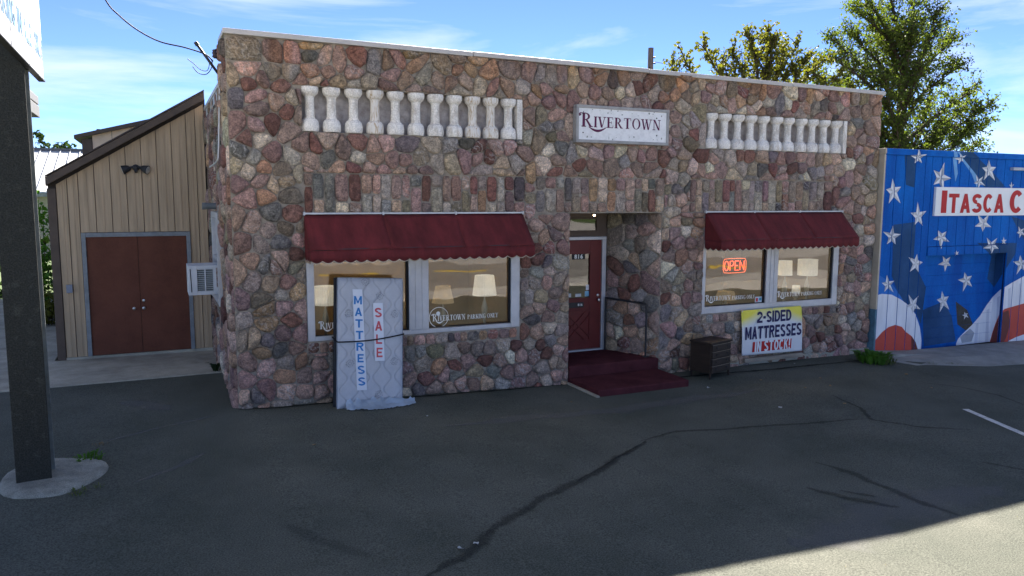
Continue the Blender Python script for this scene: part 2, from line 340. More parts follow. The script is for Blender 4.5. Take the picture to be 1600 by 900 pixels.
def serif_text(name, runs, width, m, parent, T, fit=True, swash=False, split=False):
    """runs: [(text, cap height, smallcap height)]; set on the plane T starting at its origin, squeezed to the width"""
    b = MB(); x = 0; k = 0
    polys = []; marks = []
    for text, hc, hs in runs:
        for i, ch in enumerate(text):
            hh = hc if (i == 0) else hs
            P, w = glyph(ch)
            marks.append(len(polys))
            for p in P: polys.append([(x+a*hh*.95, c*hh) for a, c in p])
            x += (w+.05)*hh*.95
    if swash:
        H = runs[0][1]
        for i in range(16):
            a, c = i/16, (i+1)/16
            f = lambda t: (H*(.55+1.35*t), -H*.27*math.sin(math.pi*t)+.02*H, H*.075*math.sin(math.pi*t)+.004)
            (x0, y0, t0), (x1, y1, t1) = f(a), f(c); polys.append([(x0, y0-t0), (x1, y1-t1), (x1, y1+t1), (x0, y0+t0)])
        polys.append([(-.26*H, .86*H), (-.12*H, .74*H), (.02*H, .86*H), (-.12*H, .98*H)])
        polys.append([(-.12*H, .93*H), (.2*H, .97*H), (.2*H, 1.0*H), (-.12*H, 1.0*H)])
    sx = width/x
    if split:
        marks.append(len(polys) if not swash else len(polys)-18)
        groups = [polys[a:c] for a, c in zip(marks, marks[1:])]
        if swash: groups[0] = groups[0]+polys[-18:]
        for g in groups:
            b = MB()
            for k, p in enumerate(g): b.poly([T @ Vector((a*sx, c, .00004*k)) for a, c in p])
            if g: b.build('letter', m, parent)
        return
    for p in polys:
        k += 1
        b.poly([T @ Vector((a*sx, c, .00003*k)) for a, c in p])
    return b.build(name, m, parent)

# ------------------------------------------------------------------ ground
M_ASPH = mat('worn_asphalt', (.077, .083, .064), .92, .22, .6, .5, 110, fine=.46, fscale=70, col2=(.118, .119, .094), thr=(.36, .64), spec=.2)
def sheet(name, xs, ys, dz, m, fz=None):
    b = MB(); n = len(ys)
    for x in xs:
        for y in ys: b.v.append((x, y, (fz or gz)(x, y)+dz))
    for i in range(len(xs)-1):
        for j in range(n-1): b.f.append((i*n+j, (i+1)*n+j, (i+1)*n+j+1, i*n+j+1)); b.m.append(0)
    return struct(b.build(name, m, smooth='all'))
XS = [-900, -300, -100, -60, -30, -12, -8, -5, -3, -1.5, 0, 1, 2, 2.5, 4, 5.4, 6.5, 8, 9.5, 11, 12, 12.7, 13.5, 14.3, 16, 18, 22, 26, 30, 60, 80, 300, 900]
M_GRASS = mat('lawn', (.045, .085, .02), .95, .4, 1.2, .5, 80, fine=.5, fscale=60, col2=(.09, .125, .03))
sheet('ground', XS, [-900, -300, -100, -60, -30, -12, 0, 12, 30, 60, 100, 300, 900], -.06, M_GRASS)
XL = [x for x in XS if -30 <= x <= 60]
sheet('parking_lot', XL, [-11.5, -9, -7, -5, -3, -1.5, 0, 2, 4], 0, M_ASPH)
M_ROAD = mat('road_asphalt', (.25, .235, .21), .9, .2, .8, .3, 120, fine=.3)
sheet('road', XL, [-26, -20, -13.6], -.045, M_ROAD)
M_SIDE = mat('pale_pavement_concrete', (.45, .43, .39), .95, .2, 1.2, .3, 80, fine=.15)
sheet('unseen_far_lot', XL, [-160, -70, -45, -26], -.05, M_SIDE)  # unseen pale lot, added to keep lawn green out of the window reflections
sw = MB(); sw.box(-30, 60, -13.45, -11.52, -.5, .03); struct(sw.build('pavement', M_SIDE))
kb = MB(); kb.box(-30, 60, -13.6, -13.452, -.5, .05); struct(kb.build('kerb', M_CONC2))
ln = MB()
for k in range(-6, 12): ln.box(k*5, k*5+2.4, -20.1, -19.98, -.4, gz(k*5)+.004)
struct(ln.build('road_marking', mat('yellow_road_paint', (.55, .38, .05), .8)))

M_TAR = mat('crack_sealant', (.022, .022, .021), .75, .3, 4, .2, 60)
def ribbon(name, px, w, m, dz=.005, jit=.25, seed=1, n=14):
    rr = random.Random(seed); pts = [onZ(u, v, 0) for u, v in px]
    for _ in range(2): pts = [onZ(u, v, gz(p.x)) for (u, v), p in zip(px, pts)]
    P = []
    for a, b in zip(pts, pts[1:]):
        for i in range(n):
            P.append(a.lerp(b, i/n))
    P.append(pts[-1]); b = MB(); edge = []; K = len(P)
    for i, p in enumerate(P):
        t = (P[min(i+1, K-1)]-P[max(i-1, 0)]).normalized(); s = Vector((t.y, -t.x, 0))
        o = noise.noise(p*1.3)*w*.35+noise.noise(p*5)*w*.22
        ww = w*(1+jit*noise.noise(p*4+Vector((9, 0, 0)))*2)*min(1, .25+4*min(i, K-1-i)/K)
        for q, e in ((-1, 0), (0, 1), (1, 0)):
            c = p+s*(o+q*ww/2); b.v.append((c.x, c.y, gz(c.x)+dz)); edge.append(e)
    for i in range(K-1):
        for j in (0, 1): b.f.append((i*3+j, i*3+j+3, i*3+j+4, i*3+j+1)); b.m.append(0)
    ob = b.build(name, m); at = ob.data.attributes.new('edge', 'FLOAT', 'POINT'); at.data.foreach_set('value', [float(e) for e in edge])
    return struct(ob)
M_SOFTTAR = soft_mat('soft_tar_stain', (.026, .026, .021), .40, nscale=16.)
M_SOFTOIL = soft_mat('soft_oil_stain', (.030, .031, .019), .36, nscale=12.)
M_SOFTFAINT = soft_mat('faint_stain', (.03, .03, .027), .16, nscale=4.)
M_SOFTPALE = soft_mat('pale_scuff', (.20, .195, .185), .32)
M_FOOTLINE = soft_mat('dark_foot_line', (.016, .018, .010), .9, nscale=6)
ribbon('sealed_crack', [(660, 905), (720, 868), (800, 808), (850, 780), (915, 750), (960, 720), (1010, 690)],   .20, M_SOFTTAR, seed=1, dz=.006)
ribbon('sealed_crack', [(905, 752), (955, 722), (1012, 688)],   .05, M_SOFTTAR, seed=2, dz=.010)
ribbon('sealed_crack', [(1000, 690), (1060, 674), (1130, 671), (1200, 666), (1280, 660), (1350, 655)], .11, M_SOFTTAR, seed=3, dz=.006)
ribbon('sealed_crack', [(1300, 618), (1345, 638), (1360, 656), (1440, 668), (1520, 672)], .10, M_SOFTTAR, seed=4, dz=.007)
ribbon('oil_stain', [(1275, 722), (1330, 738), (1400, 768), (1440, 786), (1500, 806)], .16, M_SOFTOIL, seed=5, dz=.006)
ribbon('oil_stain', [(1260, 762), (1320, 780), (1405, 793)], .15, M_SOFTOIL, seed=6, dz=.006)
ribbon('oil_stain', [(1310, 768), (1370, 777)], .10, M_SOFTOIL, seed=7, dz=.008)
ribbon('sealed_crack', [(1440, 598), (1500, 605), (1560, 618), (1620, 640)], .07, M_SOFTTAR, seed=8, dz=.006)
ribbon('sealed_crack', [(1530, 722), (1620, 738)], .10, M_SOFTOIL, seed=9, dz=.006)
ribbon('scuff_mark', [(215, 755), (270, 735), (320, 708)], .16, M_SOFTPALE, seed=10, dz=.006)
ribbon('scuff_mark', [(170, 690), (250, 668), (340, 650)], .14, M_SOFTPALE, seed=11, dz=.006)
ribbon('scuff_mark', [(180, 630), (230, 634), (270, 640)], .45, M_SOFTPALE, seed=12, dz=.006)
ribbon('scuff_mark', [(700, 668), (1180, 610)], .5, M_SOFTPALE, seed=13, dz=.005)
ribbon('oil_stain', [(450, 820), (520, 845), (580, 870)], .25, M_SOFTFAINT, seed=15, dz=.005)
ribbon('scuff_mark', [(1230, 850), (1380, 800), (1560, 760)], .9, M_SOFTPALE, seed=16, dz=.0045)
a, b_, c = onZ(1508, 641, -.03), onZ(1600, 681, -.03), None
d = (b_-a).normalized(); s = Vector((d.y, -d.x, 0))*.05; e = a+d*5
pl = MB(); K = 24
for i in range(K+1):
    p = a.lerp(e, i/K)
    j = .006*noise.noise(p*5)
    for q in (-1, 1): pl.v.append((p.x+q*(s.x+j), p.y+q*s.y, gz(p.x)+.006))
for i in range(K): pl.f.append((2*i, 2*i+2, 2*i+3, 2*i+1)); pl.m.append(0)
struct(pl.build('parking_line', mat('worn_white_paint', (.62, .61, .57), .85, .25, 9, fine=.2, fscale=60)))

# left concrete pad in front of the shed, right walk along the mural
def slab(name, pts, m, h, bevel=.012):
    b = MB(); n = len(pts)
    v = [(x, y, gz(x)+h) for x, y in pts]+[(x, y, gz(x)-.3) for x, y in pts]
    b.add(v, [tuple(range(n))]+[(i, i+n, (i+1) % n+n, (i+1) % n) for i in range(n)])
    return b.build(name, m, bevel=bevel)
p1, p2 = onZ(60, 614, .12), onZ(345, 587, .12)
padl = struct(slab('concrete_pad', [(-6, p1.y-.2), (-2.6, p1.y), (-1.3, (p1.y+p2.y)/2), (-.03, p2.y), (-.03, 4.6), (-2.75, 4.6), (-2.75, 15), (-6, 15)], M_CONC, .02))
q1, q2, q3 = onZ(1398, 578, -.06), onZ(1600, 566, -.16), onZ(1440, 555, -.1)
walk = struct(slab('pavement', [(12.65, -.15), (12.35, -.9), (12.5, -1.35), (14.4, -1.62), (19, -2.1), (30, -2.6), (30, -.145)], M_CONC2, .012))
for i in range(9):
    x0 = 12.75+i*1.55
    st = slab('slab', [(x0, -.145), (x0, -.62-.02*i), (x0+1.53, -.64-.02*i), (x0+1.53, -.145)], M_CONC2, .07+.01*math.sin(i*2.1)); adopt(st, walk)

# ------------------------------------------------------------------ the stone shop
shop = empty('stone_shop', (6.35, 0, 0), 'long single-storey shop faced in multicoloured fieldstone with burgundy awnings and flat white roof cap', 'shop building')
XR = 12.70                                            # right-hand corner
def ztop(x): return 5.397 - .079*x/XR
HOLES = [(1.0, 4.47, 1.065, 2.94), (8.245, 11.725, 1.045, 2.94), (5.405, 7.304, -1, 2.945), (1.005, 4.50, 4.137, 4.775), (8.225, 11.76, 4.118, 4.765)]
REC = [.25, .25, .45, .2, .2]
def facade():
    b = MB(); xs = sorted({0, XR} | {h[0] for h in HOLES} | {h[1] for h in HOLES}); zs = sorted({-.4, 5.4} | {h[2] for h in HOLES if h[2] > -.5} | {h[3] for h in HOLES})
    def Z(x, z): return ztop(x) if z == 5.4 else z
    for x0, x1 in zip(xs, xs[1:]):
        for z0, z1 in zip(zs, zs[1:]):
            if any(h[0]-1e-6 <= x0 and x1 <= h[1]+1e-6 and h[2]-1e-6 <= z0 and z1 <= h[3]+1e-6 for h in HOLES): continue
            b.poly([(x0, 0, z0), (x1, 0, z0), (x1, 0, Z(x1, z1)), (x0, 0, Z(x0, z1))])
    for (x0, x1, z0, z1), d in zip(HOLES, REC):
        if z0 > -.5:
            b.poly([(x0, 0, z0), (x0, d, z0), (x1, d, z0), (x1, 0, z0)])
            b.poly([(x0, 0, z0), (x0, 0, z1), (x0, d, z1), (x0, d, z0)]); b.poly([(x1, 0, z0), (x1, d, z0), (x1, d, z1), (x1, 0, z1)])
        else:
            b.poly([(x0, 0, -.4), (x0, 0, z1), (x0, 1.1, z1), (x0, 1.1, -.4)]); b.poly([(x1, 0, -.4), (6.85, 1.1, -.4), (6.85, 1.1, z1), (x1, 0, z1)])
        b.poly([(x0, 0, z1), (x1, 0, z1), (x1, d, z1), (x0, d, z1)])
    # thick front parapet, side walls, back wall
    b.poly([(0, 0, ztop(0)), (XR, 0, ztop(XR)), (XR, .75, ztop(XR)), (0, .75, ztop(0))])
    b.poly([(0, .75, 4.6), (0, .75, ztop(0)), (XR, .75, ztop(XR)), (XR, .75, 4.6)])
    b.poly([(0, 0, -.4), (0, .75, -.4), (0, .75, ztop(0)), (0, 0, ztop(0))]); b.poly([(XR, 0, -.4), (XR, 0, ztop(XR)), (XR, .75, ztop(XR)), (XR, .75, -.4)])
    b.poly([(0, .75, -.4), (0, 14, -.4), (0, 14, 4.55), (0, .75, 4.86)]); b.poly([(XR, .75, -.4), (XR, .75, 4.7), (XR, 14, 4.5), (XR, 14, -.4)])
    b.poly([(0, 14, -.4), (XR, 14, -.4), (XR, 14, 4.5), (0, 14, 4.55)])
    return b.build('wall', M_MORTAR, shop)
facade()
b = MB(); b.add([(.02, .76, 4.8), (XR-.02, .76, 4.66), (XR-.02, 13.98, 4.46), (.02, 13.98, 4.5)], [(0, 1, 2, 3)]); b.build('roof', mat('roof_felt', (.12, .12, .12), .95), shop)
# roof cap in four lengths, slightly out of line at the joints
cx = [-.03, 3.62, 6.9, 10.2, XR+.03]
for i in range(4):
    x0, x1 = cx[i]+(.004 if i else 0), cx[i+1]-.004; o = .006*(i % 2)
    b = MB(); y0, y1 = -.075-o, .82
    b.prism([(x0, y0, ztop(x0)+o), (x0, y0, ztop(x0)+.072+o), (x0, y1, ztop(x0)+.072+o), (x0, y1, ztop(x0)+o)], (x1-x0, 0, ztop(x1)-ztop(x0)))
    b.build('roof_cap', M_CAP, shop, bevel=.008)
b = MB(); b.box(-.035, -.002, .8, 4.3, 4.66, 4.84); b.box(-.05, -.036, .8, 4.3, 4.80, 4.86); b.build('side_flashing', M_CAP, shop)

# recess panels and balusters
for k, (h, d) in enumerate(zip(HOLES[3:], REC[3:])):
    b = MB(); b.box(h[0], h[1], d, d+.05, h[2], h[3]); b.build('recess_panel', M_RECESS, shop)
    b = MB(); b.box(h[1]-.095, h[1]-.003, -.02, d-.002, h[2]+.003, h[3]-.003); b.build('recess_edge', M_WHITE, shop, bevel=.006)
prof = [(.120, 0), (.132, .03), (.133, .09), (.122, .145), (.100, .175), (.078, .188), (.076, .205), (.070, .207), (.068, .30), (.066, .43), (.068, .487), (.075, .489), (.076, .503), (.092, .515), (.116, .54), (.130, .575), (.133, .605), (.128, .634)]
bal = {}
for nm, m in (('a', M_WHITE), ('b', M_RUST)):
    b = MB(); b.lathe(prof, n=22); o = b.build('baluster', m, smooth=True); bal[nm] = o.data; bpy.data.objects.remove(o)
XB = [1.122, 1.437, 1.758, 2.078, 2.395, 2.715, 3.031, 3.345, 3.655, 3.963, 4.275]
XB2 = [8.366+.3133*i for i in range(11)]
RUSTY = {3, 8, 9}
for j, (xs, z) in enumerate(((XB, 4.139), (XB2, 4.12))):
    for i, x in enumerate(xs):
        o = bpy.data.objects.new('baluster', bal['b' if (j == 0 and i in RUSTY) else 'a']); COL.objects.link(o)
        o.location = (x, .055, z); o.rotation_euler = (rad(RND.uniform(-.5, .5)), rad(RND.uniform(-.8, .8)), RND.uniform(0, 6)); o.scale = (1, 1, .996)
        adopt(o, shop)
        if j == 0 and i in RUSTY: o['label'] = 'white baluster with brown rust streak'

# -------- stones
PAL = [((.30, .215, .195), 26), ((.37, .275, .235), 18), ((.19, .10, .088), 10), ((.36, .285, .21), 13), ((.34, .225, .145), 5), ((.225, .235, .25), 9), ((.30, .28, .255), 14), ((.13, .132, .14), 5), ((.50, .455, .39), 7), ((.235, .215, .165), 7), ((.25, .18, .18), 12)]
def stone_col(top=False):
    t = RND.uniform(0, sum(w for _, w in PAL))
    for c, w in PAL:
        t -= w
        if t <= 0: break
    k = RND.uniform(.66, 1.30)
    if top and RND.random() < .18: c = (.30, .22, .16)
    lm = .3*c[0]+.5*c[1]+.2*c[2]; c = tuple(x*.80+lm*.20 for x in c)
    return (*[min(.75, x*k*g_*RND.uniform(.93, 1.07)) for x, g_ in zip(c, (1.33, 1.14, 1.0))], RND.random())
def clip(poly, nx, ny, d):
    """keep nx*x+ny*y <= d"""
    out = []; n = len(poly)
    for i in range(n):
        p, q = poly[i], poly[(i+1) % n]; a = nx*p[0]+ny*p[1]-d; c = nx*q[0]+ny*q[1]-d
        if a <= 0: out.append(p)
        if (a < 0 < c) or (c < 0 < a):
            t = a/(a-c); out.append((p[0]+(q[0]-p[0])*t, p[1]+(q[1]-p[1])*t))
    return out
def area(p): return .5*sum(p[i][0]*p[(i+1) % len(p)][1]-p[(i+1) % len(p)][0]*p[i][1] for i in range(len(p)))
def voronoi(seeds, bounds, holes, gap):
    x0, x1, y0, y1 = bounds; cs = .5; G = {}
    for i, s in enumerate(seeds): G.setdefault((int(s[0]//cs), int(s[1]//cs)), []).append(i)
    out = []
    for i, (sx_, sy_, real) in enumerate(seeds):
        if not real: continue
        poly = [(sx_-.6, sy_-.6), (sx_+.6, sy_-.6), (sx_+.6, sy_+.6), (sx_-.6, sy_+.6)]; g = gap*RND.uniform(.8, 1.5)
        gx, gy = int(sx_//cs), int(sy_//cs)
        nb = [j for a in range(-2, 3) for c in range(-2, 3) for j in G.get((gx+a, gy+c), ()) if j != i]
        nb.sort(key=lambda j: (seeds[j][0]-sx_)**2+(seeds[j][1]-sy_)**2)
        for j in nb[:22]:
            dx, dy = seeds[j][0]-sx_, seeds[j][1]-sy_; ln_ = math.hypot(dx, dy)
            if ln_ < 1e-6: continue
            nx, ny = dx/ln_, dy/ln_; poly = clip(poly, nx, ny, nx*(sx_+dx/2)+ny*(sy_+dy/2)-g/2)
            if len(poly) < 3: break
        if len(poly) < 3: continue
        for nx, ny, d in ((1, 0, x1-g/2), (-1, 0, -x0-g/2), (0, 1, y1-g/2), (0, -1, -y0-g/2)): poly = clip(poly, nx, ny, d) if len(poly) > 2 else poly
        for hx0, hx1, hy0, hy1 in holes:
            if len(poly) < 3: break
            if max(p[0] for p in poly) > hx0 and min(p[0] for p in poly) < hx1 and max(p[1] for p in poly) > hy0 and min(p[1] for p in poly) < hy1:
                c = [(hx0-sx_, (1, 0, hx0-g)), (sx_-hx1, (-1, 0, -hx1-g)), (hy0-sy_, (0, 1, hy0-g)), (sy_-hy1, (0, -1, -hy1-g))]
                poly = clip(poly, *max(c)[1])
        if len(poly) >= 3 and area(poly) > .004: out.append(poly)
    return out
def seeds_for(bounds, holes, sx_, sz_, jit, drop, relax=1):
    x0, x1, y0, y1 = bounds; P = []; r = 0; y = y0+sz_/2
    inside = lambda p: any(h[0] < p[0] < h[1] and h[2] < p[1] < h[3] for h in holes)
    while y < y1:
        x = x0+sx_*(.5 if r % 2 else .05)
        while x < x1:
            p = (x+RND.uniform(-jit, jit)*sx_, y+RND.uniform(-jit, jit)*sz_)
            if x0+.04 < p[0] < x1-.04 and y0+.04 < p[1] < y1-.04 and not inside(p) and RND.random() > drop: P.append(p)
            x += sx_*RND.uniform(.85, 1.2)
        y += sz_; r += 1
    def mirrored(P):
        S = [(a, c, 1) for a, c in P]
        for a, c in P:
            for h in holes:
                if h[2]-.0 < c < h[3]+.0:
                    if 0 < h[0]-a < .3: S.append((2*h[0]-a, c, 0))
                    if 0 < a-h[1] < .3: S.append((2*h[1]-a, c, 0))
                if h[0] < a < h[1]:
                    if 0 < h[2]-c < .3: S.append((a, 2*h[2]-c, 0))
                    if 0 < c-h[3] < .3: S.append((a, 2*h[3]-c, 0))
        return S
    for _ in range(relax):
        S = mirrored(P); Q = []
        for poly in voronoi(S, bounds, holes, .0):
            n = len(poly); cx_, cy_ = sum(p[0] for p in poly)/n, sum(p[1] for p in poly)/n
            if not inside((cx_, cy_)): Q.append((cx_, cy_))
        P = Q
    return mirrored(P)
def gap_fill(polys, bounds, holes, g, smin=.05):
    x0, x1, y0, y1 = bounds; out = list(polys); cs = .5; B = {}
    def reg(p):
        for a in range(int(min(q[0] for q in p)//cs)-1, int(max(q[0] for q in p)//cs)+2):
            for c in range(int(min(q[1] for q in p)//cs)-1, int(max(q[1] for q in p)//cs)+2): B.setdefault((a, c), []).append(p)
    def sd(p, pt):
        best = None; n = len(p)
        for i in range(n):
            ax, ay = p[i]; bx, by = p[(i+1) % n]; nx, ny = by-ay, ax-bx; l_ = math.hypot(nx, ny)
            if l_ < 1e-6: continue
            d = (nx*(pt[0]-ax)+ny*(pt[1]-ay))/l_
            if best is None or d > best[0]: best = (d, nx/l_, ny/l_, (nx*ax+ny*ay)/l_)
        return best
    for p in polys: reg(p)
    HP = [[(h[0], h[2]), (h[1], h[2]), (h[1], h[3]), (h[0], h[3])] for h in holes]
    y = y0+.03
    while y < y1:
        x = x0+.03
        while x < x1:
            near = B.get((int(x//cs), int(y//cs)), []); S = [sd(p, (x, y)) for p in near+[h for h in HP if h[0][0]-.4 < x < h[1][0]+.4 and h[0][1]-.4 < y < h[2][1]+.4]]
            if min([q[0] for q in S] or [1]) > smin*.55:
                c = [(max(x0+g/2, x-.16), max(y0+g/2, y-.15)), (min(x1-g/2, x+.16), max(y0+g/2, y-.15)), (min(x1-g/2, x+.16), min(y1-g/2, y+.15)), (max(x0+g/2, x-.16), min(y1-g/2, y+.15))]
                for d, nx, ny, o in S:
                    if len(c) > 2: c = clip(c, -nx, -ny, -(o+g))
                if len(c) > 2 and area(c) > smin*smin: out.append(c); reg(c)
            x += .035
        y += .035
    return out
STONES = []                                      # (polygon, frame, proud, round)
def put(polys, frame, proud, rnd=.24):
    for p in polys: STONES.append((p, frame, proud, rnd))
FF = (Vector((0, 0, 0)), Vector((1, 0, 0)), Vector((0, 0, 1)), Vector((0, -1, 0)))
# soldier courses over the openings: narrow upright stones, two to a column, staggered
SOLD = [(1.0, 4.55, 2.955, 3.545), (4.75, 7.33, 2.955, 3.55), (7.9, 11.43, 2.955, 3.555)]
for x0, x1, z0, z1 in SOLD:
    x = x0; k = 0; lean = 0
    while x < x1-.06:
        w = min(RND.uniform(.125, .205), x1-x); g = .0075
        if x1-x-w < .1: w = x1-x
        t = RND.choice((.30, .36, .62, .68, .5)) if RND.random() < .93 else 1
        zm = z0+(z1-z0)*t
        l2 = RND.uniform(-.012, .012); zmj = RND.uniform(-.015, .015)
        for a, c in (((z0, zm), (zm, z1)) if t < 1 else ((z0, z1),)):
            f = lambda z: (z-z0)/(z1-z0)
            put([[(x+lean*f(a)+g, a+g), (x+w+l2*f(a)-g, a+g+(zmj if a == zm else 0)), (x+w+l2*f(c)-g, c-g+(zmj if c == zm else 0)), (x+lean*f(c)+g, c-g)]], FF, .03, .16)
        x += w; lean = l2
# short course under each sill
SILL = [(1.0, 4.47, .885, 1.05), (8.245, 11.725, .87, 1.03)]
for x0, x1, z0, z1 in SILL:
    x = x0
    while x < x1-.05:
        w = min(RND.uniform(.10, .21), x1-x)
        put([[(x+.005, z0+.005), (x+w-.005, z0+.005), (x+w-.005, z1-.005), (x+.005, z1-.005)]], FF, .03, .18); x += w
FH = [h for h in HOLES]+SOLD+SILL
FH = [(a-.0, c+.0, d, e) for a, c, d, e in FH]
put(gap_fill(voronoi(seeds_for((0, XR, -.16, 5.40), FH, .228, .202, .34, .11, 0), (0, XR, -.16, 5.39), FH, .011), (0, XR, -.16, 5.31), FH, .010), FF, .046, .22)
# lower edge follows the falling ground: stones that sink below it are cut by the ground itself
# porch: splayed right-hand wall, left-hand return
v = Vector((6.85-7.304, 1.1, 0)); vl = v.length; v.normalize()
FR = (Vector((7.304, 0, 0)), v, Vector((0, 0, 1)), Vector((-v.y, v.x, 0)))
if FR[3].x > 0: FR = (FR[0], FR[1], FR[2], -FR[3])
put(voronoi(seeds_for((0, vl, .1, 2.94), [], .27, .24, .33, .10, 0), (.0, vl, .0, 2.94), [], .011), FR, .046, .22)
FLW = (Vector((5.405, 0, 0)), Vector((0, 1, 0)), Vector((0, 0, 1)), Vector((1, 0, 0)))
put(voronoi(seeds_for((0, 1.1, .1, 2.94), [], .30, .27, .3, .1), (0, 1.1, 0, 2.94), [], .010), FLW, .012)
# left side wall, coursed blocks, with its window cut out
FSW = (Vector((0, 0, 0)), Vector((0, 1, 0)), Vector((0, 0, 1)), Vector((-1, 0, 0)))
SWH = [(1.55, 2.75, 1.45, 2.95), (.74, 5, 4.80, 5.5)]
put(voronoi(seeds_for((0, 4.55, -.05, 5.36), SWH, .42, .26, .22, .05), (0, 4.55, -.05, 5.36), SWH, .014), FSW, .05)
# right return, beside the mural wall
FRW = (Vector((XR, 0, 0)), Vector((0, 1, 0)), Vector((0, 0, 1)), Vector((1, 0, 0)))
put(voronoi(seeds_for((0, .75, 4.3, 5.30), [], .36, .28, .25, .05), (0, .75, 4.3, 5.30), [], .012), FRW, .03)
def stone_geo(poly, frame, proud, rnd, b):
    o, ux, uy, nn = frame; n = len(poly); P = []
    for i in range(n):
        p, a, c = Vector(poly[i]), Vector(poly[i-1]), Vector(poly[(i+1) % n])
        la, lc = (a-p).length, (c-p).length
        if min(la, lc) < .03 or n > 7: P.append(p); continue
        k = rnd*RND.uniform(.6, 1.3); P += [p.lerp(a, k), p.lerp(c, k)]
    cen = sum(P, Vector((0, 0)))/len(P); h = proud*RND.uniform(.45, 1.6); m = len(P); base = len(b.v)
    top = cen.y+o.z > 4.85 and abs(nn.y) > .5
    col = stone_col(top)
    tilt = Vector((RND.uniform(-.09, .09), RND.uniform(-.07, .10)))
    for s, d in ((1, -.006), (.955, .66), (.74, 1.0)):
        for p in P:
            q = cen+(p-cen)*s
            jj = 0 if d < 0 else RND.uniform(-.12, .12)*h+tilt.dot(q-cen)*.8
            dd = d if d < 0 else d*h+jj
            b.v.append(tuple(o+ux*q.x+uy*q.y+nn*dd)); b.c.append(col)
    q = cen+Vector((RND.uniform(-.02, .02), RND.uniform(-.02, .02))); b.v.append(tuple(o+ux*q.x+uy*q.y+nn*(h*RND.uniform(.95, 1.25)))); b.c.append(col)
    for r_ in (0, 1):
        for i in range(m):
            j = (i+1) % m; b.f.append((base+r_*m+i, base+r_*m+j, base+(r_+1)*m+j, base+(r_+1)*m+i)); b.m.append(0)
    for i in range(m): b.f.append((base+2*m+i, base+2*m+(i+1) % m, base+3*m)); b.m.append(0)
def screen_area(s):
    poly, (o, ux, uy, nn), _, _ = s
    if nn.dot(CAM-o) <= 0: return 0
    q = [pix(o+ux*p[0]+uy*p[1]) for p in poly]
    if sum(a[0] for a in q)/len(q) > 1600: return 0
    A = abs(area(q))
    # behind awnings, mattress, banner, dresser: hidden ones go to the joined mesh
    c = Vector((sum(a[0] for a in q)/len(q), sum(a[1] for a in q)/len(q)))
    for x0, x1, y0, y1 in ((478, 830, 340, 410), (1102, 1338, 338, 392), (525, 628, 432, 636), (1160, 1252, 480, 555), (1090, 1143, 530, 590)):
        if x0 < c.x < x1 and y0 < c.y < y1: A = 0
    return A
STONES.sort(key=screen_area, reverse=True)
rest = MB()
for i, s in enumerate(STONES):
    if i < 300:
        b = MB(); stone_geo(*s, b); b.build('stone', M_STONE, shop, smooth='all')
    else: stone_geo(*s, rest)
rest.build('small_stones', M_STONE, shop, smooth='all', kind='stuff')
# concrete footing at the right-hand end, dark line along the foot of the wall
b = MB(); b.prism([(8.6, -.045, -.3), (8.6, -.045, .09), (8.6, .0, .09), (8.6, 0, -.3)], (XR-8.6+.02, 0, -.03)); b.build('footing', M_CONC, shop, bevel=.01)
ribbon('wall_foot_line', [(372, 641), (440, 637), (520, 630), (640, 621), (760, 612), (889, 601)], .10, M_FOOTLINE, seed=21, dz=.008)
ribbon('wall_foot_line', [(1000, 593), (1080, 588), (1180, 580), (1280, 570), (1352, 563)], .10, M_FOOTLINE, seed=22, dz=.008)

# -------- shop windows
def shop_window(x0, x1, z0, z1, m0, m1, pane_l, pane_r, label):
    fr = MB(); y0, y1 = -.012, .10
    fr.box(x0, pane_l[0], y0, y1, z0, z1); fr.box(pane_r[1], x1, y0, y1, z0, z1)
    fr.box(pane_l[0], pane_r[1], y0+.002, y1, z0, pane_l[2]); fr.box(pane_l[0], pane_r[1], y0+.002, y1, pane_l[3], z1)
    fr.box(m0, m1, y0+.004, y1, pane_l[2], pane_l[3])
    f = fr.build('window', M_ALU, shop, bevel=.006, label=label)
    for k in range(1, 6):
        if k in (2, 4):
            xx = m0+(m1-m0)*k/6; b = MB(); b.box(xx-.004, xx+.004, y0-.004, y0+.003, pane_l[2]+.01, pane_l[3]-.01); b.build('mullion_strip', M_ALU, f)
    for p in (pane_l, pane_r):
        b = MB(); b.box(p[0]+.002, p[1]-.002, .058, .064, p[2]+.002, p[3]-.002); b.build('pane', M_GLASS, f)
        b = MB(); b.box(p[1]-.03, p[1]-.001, .02, .057, p[2]+.001, p[3]-.001); b.box(p[0]+.001, p[1]-.031, .03, .057, p[2]+.001, p[2]+.014); b.build('gasket', M_BLACK, f)
        w = (p[1]-p[0])*.80
        serif_text('lettering', [('RIVERTOWN', .118, .088), (' ', .08, .08), ('PARKING', .072, .072), (' ', .05, .05), ('ONLY', .072, .072)], w, M_WPRINT, f, plane_T((p[0]+(p[1]-p[0])*.055, .056, p[2]+.10), (1, 0, .0), (0, 0, 1)), swash=True)
    return f
wl = shop_window(1.003, 4.467, 1.068, 2.93, 2.56, 2.885, (1.113, 2.558, 1.135, 2.86), (2.887, 4.31, 1.14, 2.86), 'wide shop window left of the door')
wr = shop_window(8.248, 11.722, 1.048, 2.93, 9.805, 10.10, (8.32, 9.803, 1.175, 2.86), (10.102, 11.58, 1.165, 2.86), 'wide shop window right of the door')
